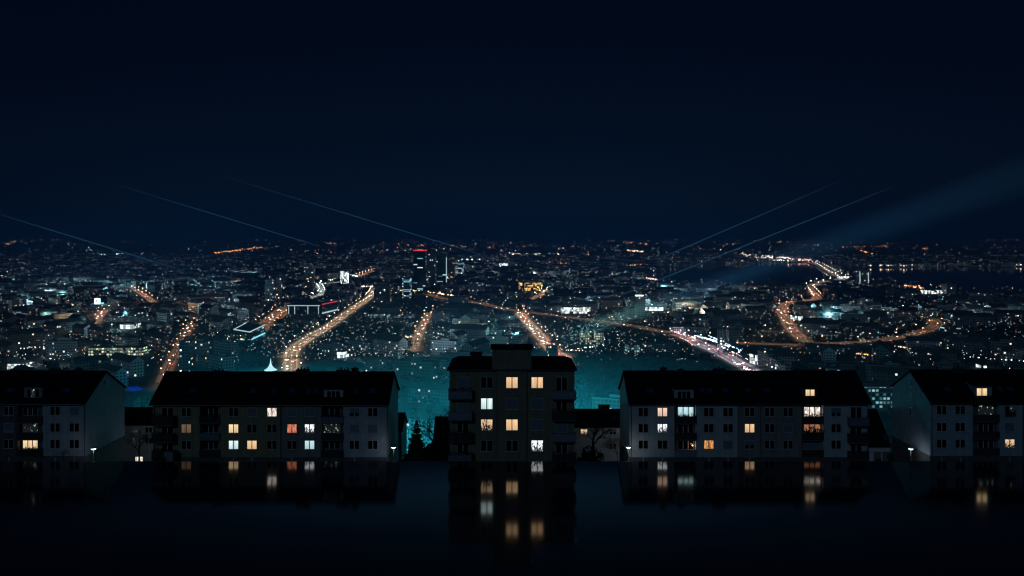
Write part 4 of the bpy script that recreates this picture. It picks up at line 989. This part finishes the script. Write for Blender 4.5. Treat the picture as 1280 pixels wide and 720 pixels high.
def place_blocks():
    rest, count, seen = MB(), 0, {}
    for Y, X, yaw, w2, d2, H, fac, pit in CELLS:
        px, py = toPx(X, Y, H * .7)
        if hidden(px, py + 1) and hidden(px, toPx(X, Y, H)[1]): continue
        lab = None
        if count < 250 and -20 < px < 1300:
            near = sorted(LAND, key=lambda l: (l[0] - px) ** 2 + 3 * (l[1] - py) ** 2)
            for l in near[:4]:
                dx, dy = px - l[0], py - l[1]
                rel = ('to the right of' if dx > 0 else 'to the left of') if abs(dx) > 1.5 * abs(dy) else ('in front of' if dy > 0 else 'behind')
                if nth(seen.get((l[2], rel, fac, pit), 0)):
                    k = seen.get((l[2], rel, fac, pit), 0); seen[(l[2], rel, fac, pit)] = k + 1
                    kind = '%s %s roofed block %s the %s' % (WORDS[fac], 'pitch' if pit else 'flat', rel, l[2])
                    lab = ('%s %s' % (('', 'second ', 'third ', 'fourth ', 'fifth ', 'sixth ')[k], kind)).strip(); lab = lab if k else 'first ' + lab; break
        if lab:
            o = empty('apartment_block', (X, Y, 0), lab, 'building', 'ordinary blocks of the lower town'); mb, rb = MB(), MB()
            block_shape(mb, rb, X, Y, yaw, w2, d2, H, fac, pit); mb.build('wall', o); rb.build('roof', o); count += 1
        else: block_shape(rest, rest, X, Y, yaw, w2, d2, H, fac, pit)
    tag(rest.build('distant_town_blocks'), 'mass of farther town blocks fading towards the horizon', 'buildings', kind='stuff')
    print('BLOCKS', len(CELLS), count)
place_blocks()

M_crown = surf('town_tree_leaves', (.022, .032, .020), .95, .4, .5, spec=.1)
def town_trees():
    mb = MB(); r = random.Random(5); n = 0
    while n < 2300:
        Y = 540 + 2600 * r.random() ** 1.7; X = r.uniform(-.66, .66) * Y; px, py = toPx(X, Y, 6)
        park = mnoise.noise(Vector((X * .0032, Y * .0032, 5)))
        belt = 780 < px < 905 and 437 < py < 468 and py > 436 + abs(px - 850) * .12
        if not (park > .2 or belt or r.random() < .25) or hidden(px, py) or covers(X, Y, 5, 11) or (int(X // 25), int(Y // 25)) in ROADGRID or not ok_spot(X, Y): continue
        H = r.uniform(7, 13); W = H * r.uniform(.35, .5); n += 1
        for _ in range(26):
            th, ph = r.uniform(0, 6.283), r.uniform(-.3, 1); q = r.uniform(.5, 1); c = Vector((X + math.cos(th) * W * q, Y + math.sin(th) * W * q, H * .6 + ph * H * .4 * math.sqrt(max(.05, 1.1 - q * q)))); s_ = W * .42
            mb.face([c + Vector([r.uniform(-s_, s_) for _ in range(3)]) for _ in range(4)], M_crown)
        mb.tube((X, Y, 0), (X, Y, H * .6), .25, .15, M_bark, 3)
    tag(mb.build('town_trees'), 'dark tree crowns of the parks and streets between the town blocks', 'trees', kind='stuff')
town_trees()

LC = [(WARM, .12), ((1, .88, .72), .27), ((.76, .94, 1), .44), (ORANGE, .08), (CYAN, .04), ((1, .1, .1), .03)]
def pick(r):
    t = r.random()
    for c, p in LC:
        if t < p: return c
        t -= p
    return WARM
def town_lights():
    r = random.Random(23); mb = MB()
    def put(X, Y, z, c, k, s_): mb.octa((X, Y, z), max(.35, k * Y / 840), lampmat(c, s_))
    n = 0
    while n < 8200:
        t = r.random(); py = 299 + 163 * t ** .85 if r.random() < .88 else 296 + 60 * r.random() ** 1.1
        if py > 440 and r.random() < .5: continue
        px = r.uniform(-110, 1390); p = G(px, py)
        if px > 1040 and py < 333 and r.random() < .55: continue
        if px < 330 and py < 330 and r.random() < .5: continue
        cl = mnoise.noise(Vector((p.x * .0016, p.y * .0016, 9))) + .45 * mnoise.noise(Vector((p.x * .006, p.y * .006, 2)))
        if cl + r.uniform(-.5, .5) < -.12: continue
        if any(inpoly(px, py, q) for q in LAKES) or hidden(px, py): continue
        b = r.random(); c = pick(r)
        k, s_ = ((.18, 1.8) if b < .68 else (.23, 3.3) if b < .95 else (.36, 5.0))
        z = r.uniform(4, 16) if p.y < 4000 else 10
        X, Y = p.x, p.y
        if Y > 2600: s_ *= 1.25
        put(X, Y, z, c, k, s_); n += 1
    # strings of lamps along streets, shores and far villages
    S = [((0, 332), (30, 333), ORANGE, 26), ((30, 333), (110, 336), ORANGE, 14), ((110, 337), (205, 346), ORANGE, 34), ((268, 318), (290, 315), ORANGE, 20), ((290, 315), (330, 310), ORANGE, 24), ((228, 344), (262, 347), ORANGE, 14), ((0, 306), (20, 305), ORANGE, 7), ((50, 300.5), (80, 300), ORANGE, 10),
         ((822, 332.5), (866, 328.8), WHITE, 14), ((866, 328.8), (1010, 327.2), WHITE, 44), ((868, 321.5), (905, 322), (1, .8, .5), 22), ((925, 319), (985, 324), WHITE, 50), ((945, 323.5), (1014, 326.5), (1, .75, .7), 46), ((990, 326), (1014, 327), (1, .12, .15), 16), ((1040, 310), (1110, 308.5), ORANGE, 26), ((1070, 312), (1090, 319), ORANGE, 16), ((1090, 319), (1118, 324), ORANGE, 14),
         ((1120, 327), (1200, 329.5), WHITE, 26), ((1200, 329.5), (1285, 333.5), WHITE, 26), ((1235, 300), (1285, 301.5), ORANGE, 12), ((1108, 311), (1160, 312), ORANGE, 8), ((740, 344), (775, 336), ORANGE, 20), ((775, 336), (822, 331), ORANGE, 16), ((775, 303), (812, 306), ORANGE, 24), ((784, 314), (805, 316), (1, .8, .5), 24), ((758, 302), (775, 301), ORANGE, 8), ((796, 349.5), (822, 353.5), (1, .45, .42), 26), ((612, 310), (634, 311), (1, .15, .22), 8),
         ((940, 301), (990, 304), ORANGE, 18), ((1150, 363), (1130, 361), ORANGE, 16), ((1135, 363), (1157, 365), ORANGE, 18), ((470, 309), (512, 312), (1, .12, .12), 3), ((560, 308), (600, 310), WARM, 10), ((500, 368), (530, 368), WARM, 18), ((535, 370), (575, 376), WARM, 24), ((555, 352), (570, 346), WHITE, 16), ((540, 355), (550, 353), ORANGE, 10), ((455, 358), (475, 356), (1, .4, .45), 26), ((450, 362), (470, 363), WHITE, 20), ((437, 347), (446, 349), (.8, 1, 1), 12),
         ((210, 440), (240, 440), WARM, 4), ((255, 437), (300, 437), WARM, 9), ((520, 430), (480, 431), WARM, 9), ((845, 422), (870, 432), (1, .45, .40), 28), ((850, 430), (868, 441), (1, .35, .30), 22), ((868, 428), (905, 438), (.70, .90, 1), 90), ((880, 431), (912, 443), (.85, .95, 1), 70), ((885, 428), (926, 448), (.45, .75, 1), 60), ((900, 442), (935, 460), (1, .8, .8), 24), ((838, 421), (856, 428), (1, .5, .45), 18), ((702, 447), (745, 449), (1, .82, .6), 10), ((690, 438), (703, 447), (1, .5, .5), 14), ((720, 446), (760, 440), (.8, 1, .75), 16),
         ((1120, 442), (1140, 446), WARM, 12), ((1100, 448), (1280, 462), (.8, .95, 1), 34), ((1072, 452), (1096, 456), ORANGE, 16), ((660, 346.5), (690, 344.5), (.8, 1, 1), 8), ((560, 327), (600, 326), (.8, 1, 1), 16), ((630, 318), (700, 319), (.8, 1, 1), 10), ((140, 431), (178, 428), WARM, 6), ((15, 446), (55, 443), (.8, 1, .95), 12), ((60, 301), (0, 304), WARM, 8), ((120, 320), (160, 319), (.5, 1, .9), 22), ((175, 331), (205, 330), (.8, 1, 1), 22),
         ((1085, 335), (1140, 334), (1, .8, .6), 14), ((400, 306), (440, 303), ORANGE, 10), ((480, 305), (530, 308), ORANGE, 12)]
    for a, b, c, n in S:
        if a[1] < 313: n = (n + 1) // 2
        for _ in range(n):
            t = r.random(); p = G(a[0] + (b[0] - a[0]) * t + r.gauss(0, .5), a[1] + (b[1] - a[1]) * t + r.gauss(0, .35)); put(p.x, p.y, 9, c, r.choice((.3, .42, .6)), r.choice((3.0, 5.0)))
    tag(mb.build('town_lights'), 'countless small warm and white lights scattered over the night town', 'lights', kind='stuff')
town_lights()

def quarter_lamps():
    r = random.Random(77); meshes = [lamp_mesh(c) for c in ((.70, .94, 1), (.50, .95, .95), (1, .84, .62))]; n = 0
    for _ in range(4000):
        if n >= 125: break
        Y = 700 + 2100 * r.random() ** 1.2; X = r.uniform(-.62, .62) * Y; px, py = toPx(X, Y, 10)
        if hidden(px, py) or not ok_spot(X, Y) or mnoise.noise(Vector((X * .0016, Y * .0016, 9))) < -.12 or mnoise.noise(Vector((X * .0032, Y * .0032, 5))) > .2: continue
        c = district(X, Y); q = CENT[c]; k = r.choice((0, 0, 1, 1, 2)); n += 1
        o = bpy.data.objects.new('street_lamp', meshes[k]); COL.objects.link(o); o.location = (X, Y, 0); o.rotation_euler = (0, 0, q[2])
        tag(o, ('cool white', 'greenish white', 'pale warm')[k] + ' street lamp among the ordinary blocks of the town', 'street lamp', ('cool white', 'greenish white', 'pale warm')[k] + ' lamps among the blocks')
        l = bpy.data.lights.new('street_lamp_light', 'POINT'); l.energy = r.choice((8000, 12000, 18000, 26000)) * (Y / 1500) ** 1.5; l.color = ((.55, .88, 1), (.35, .9, .95), (1, .72, .42))[k]; l.shadow_soft_size = .6; l.volume_factor = .15
        lo = bpy.data.objects.new('street_lamp_light', l); lo.parent = o; lo.location = (2.0, 0, 16); COL.objects.link(lo)
quarter_lamps()

# ------------------------------------------------------------------ laser beams, searchlight
def laser(x0, y0, D0, x1, y1, D1, label, seed):
    a, b = P(x0, y0, D0), P(x1, y1, D1); Lm = (b - a).length
    m, N, L = mat('laser_light'); o = N('ShaderNodeOutputMaterial'); e = N('ShaderNodeEmission'); e.inputs['Color'].default_value = (.10, .42, .75, 1); e.inputs['Strength'].default_value = .15
    t = N('ShaderNodeTexCoord'); sp = N('ShaderNodeSeparateXYZ'); L(t.outputs['Generated'], sp.inputs[0])
    ra = N('ShaderNodeValToRGB'); ra.color_ramp.elements[0].position = 0; ra.color_ramp.elements[0].color = (.30, .30, .30, 1); ra.color_ramp.elements[1].position = 1; ra.color_ramp.elements[1].color = (0, 0, 0, 1)
    q = ra.color_ramp.elements.new(.3); q.color = (.85, .85, .85, 1); q = ra.color_ramp.elements.new(.7); q.color = (.6, .6, .6, 1)
    L(sp.outputs[2], ra.inputs[0]); tr = N('ShaderNodeBsdfTransparent'); mx = N('ShaderNodeMixShader'); L(ra.outputs[0], mx.inputs[0]); L(tr.outputs[0], mx.inputs[1]); L(e.outputs[0], mx.inputs[2]); L(mx.outputs[0], o.inputs['Surface'])
    m.cycles.emission_sampling = 'NONE'
    mb = MB(); r0, r1 = .33 * D0 / 840, .33 * D1 / 840; mb.tube((0, 0, 0), (0, 0, Lm), r0, r1, m, 8); o = mb.build('laser_beam'); o.location = a; o.rotation_euler = (b - a).to_track_quat('Z', 'Y').to_euler()
    tag(o, label, 'light beam')
laser(242, 342, 2900, -20, 262, 2600, 'thin blue laser beam rising to the left picture edge, lowest of the left three', 1)
laser(400, 308, 5200, 130, 226, 1650, 'thin blue laser beam on the left, between the lowest and the longest one', 2)
laser(604, 319, 4600, 265, 216, 1420, 'longest thin blue laser beam, rising leftwards from beyond the dark towers', 3)
laser(735, 385, 1570, 1125, 230, 1740, 'lower of two thin laser beams rising to the right over the lake', 4)
laser(820, 325, 3600, 1060, 222, 1540, 'upper of two thin laser beams rising to the right over the lake', 5)

def searchlight():
    b = G(690, 452); tip = P(1300, 212, 2300); d = (tip - Vector((b.x, b.y, 22))).normalized()
    o = empty('searchlight', (b.x, b.y, 0), 'searchlight behind the tall middle house throwing a broad pale teal beam over the lake', 'searchlight')
    mb = MB(); mb.walls(ring(b.x, b.y, 5, 5, .3), 0, 18, FAC['slab'], top=M_flat); mb.tube((b.x, b.y, 18), (b.x, b.y, 21), 1, .8, M_metal, 8); mb.build('base', o)
    mb = MB(); c = Vector((b.x, b.y, 22)); mb.tube(c - d * 1.5, c + d * 1.2, 1.3, 1.5, M_metal, 12); mb.build('drum', o)
    l = bpy.data.lights.new('searchlight_beam', 'SPOT'); l.energy = SEARCH_POWER; l.color = (.6, .92, .72); l.spot_size = R(4.4); l.spot_blend = 1; l.shadow_soft_size = 9
    lo = bpy.data.objects.new('searchlight_beam', l); lo.parent = o; lo.location = c + d * 4 - Vector(o.location); lo.rotation_euler = (-d).to_track_quat('Z', 'Y').to_euler(); COL.objects.link(lo)
SEARCH_POWER = 2.6e8
searchlight()

# ------------------------------------------------------------------ air: even haze over everything, a bank of valley mist with added floodlights in it
def volume(name, col, dens, aniso=0.0):
    m, N, L = mat(name); o = N('ShaderNodeOutputMaterial'); v = N('ShaderNodeVolumePrincipled'); v.inputs['Color'].default_value = (*col, 1); v.inputs['Density'].default_value = dens; v.inputs['Anisotropy'].default_value = aniso
    L(v.outputs[0], o.inputs['Volume']); return m
mb = MB(); mb.box(-38000, 38000, -300, 36000, -8, 400, volume('night_haze', (.095, .28, .70), 1.25e-4, -.12)); tag(mb.build('haze'), 'thin night haze over the whole town', kind='stuff')
def mist(cx, cy_, rx, ry, rz, dens):
    mb = MB(); n, k = 28, 8
    pr = [(math.cos(math.pi / 2 * i / k), math.sin(math.pi / 2 * i / k)) for i in range(k + 1)]; m = volume('valley_mist', (.55, .95, 1.0), dens)
    for (r0, z0), (r1, z1) in zip(pr, pr[1:]):
        for i in range(n):
            t0, t1 = 2 * math.pi * i / n, 2 * math.pi * (i + 1) / n
            q = [(cx + rx * r0 * math.cos(t0), cy_ + ry * r0 * math.sin(t0), 1 + rz * z0), (cx + rx * r0 * math.cos(t1), cy_ + ry * r0 * math.sin(t1), 1 + rz * z0), (cx + rx * r1 * math.cos(t1), cy_ + ry * r1 * math.sin(t1), 1 + rz * z1), (cx + rx * r1 * math.cos(t0), cy_ + ry * r1 * math.sin(t0), 1 + rz * z1)]
            mb.face(q[:2] + q[2:3] if r1 < 1e-6 else q, m)
    mb.face([(cx + rx * math.cos(2 * math.pi * i / n), cy_ + ry * math.sin(2 * math.pi * i / n), 1) for i in range(n)][::-1], m)
    tag(mb.build('mist'), 'teal lit mist lying in the valley behind the houses', kind='stuff')
mist(10, 760, 620, 430, 80, 2e-4); mist(0, 600, 330, 215, 46, 1.6e-3)
def flood(x, y, z, power):  # masts added behind the houses, out of view, to make the mist glow teal
    zg = gh(y); o = empty('added_flood_mast', (x, y, zg), FLL.pop(0), 'floodlight')
    mb = MB(); mb.tube((x, y, zg), (x, y, z), .35, .2, M_metal, 6); mb.build('mast', o); mb = MB(); mb.box(x - 1.2, x + 1.2, y - .3, y + .3, z + .003, z + 1.2, M_metal); mb.build('lamp_head', o)
    l = bpy.data.lights.new('added_flood_lamp', 'POINT'); l.energy = power; l.color = (.03, .72, .88); l.shadow_soft_size = 3
    lo = bpy.data.objects.new('added_flood_lamp', l); lo.parent = o; lo.location = (0, -2, z + 2 - zg); COL.objects.link(lo)
FLL = ['unseen mast added to light the mist teal behind the fir tree', 'unseen mast added to light the mist teal behind the tall middle house', 'unseen mast added to light the mist teal right of the tall middle house', 'unseen mast added to light the mist teal behind the olive long house']
flood(-66, 456, 30, 130000); flood(10, 540, 26, 230000); flood(62, 456, 30, 110000); flood(-190, 600, 26, 150000)
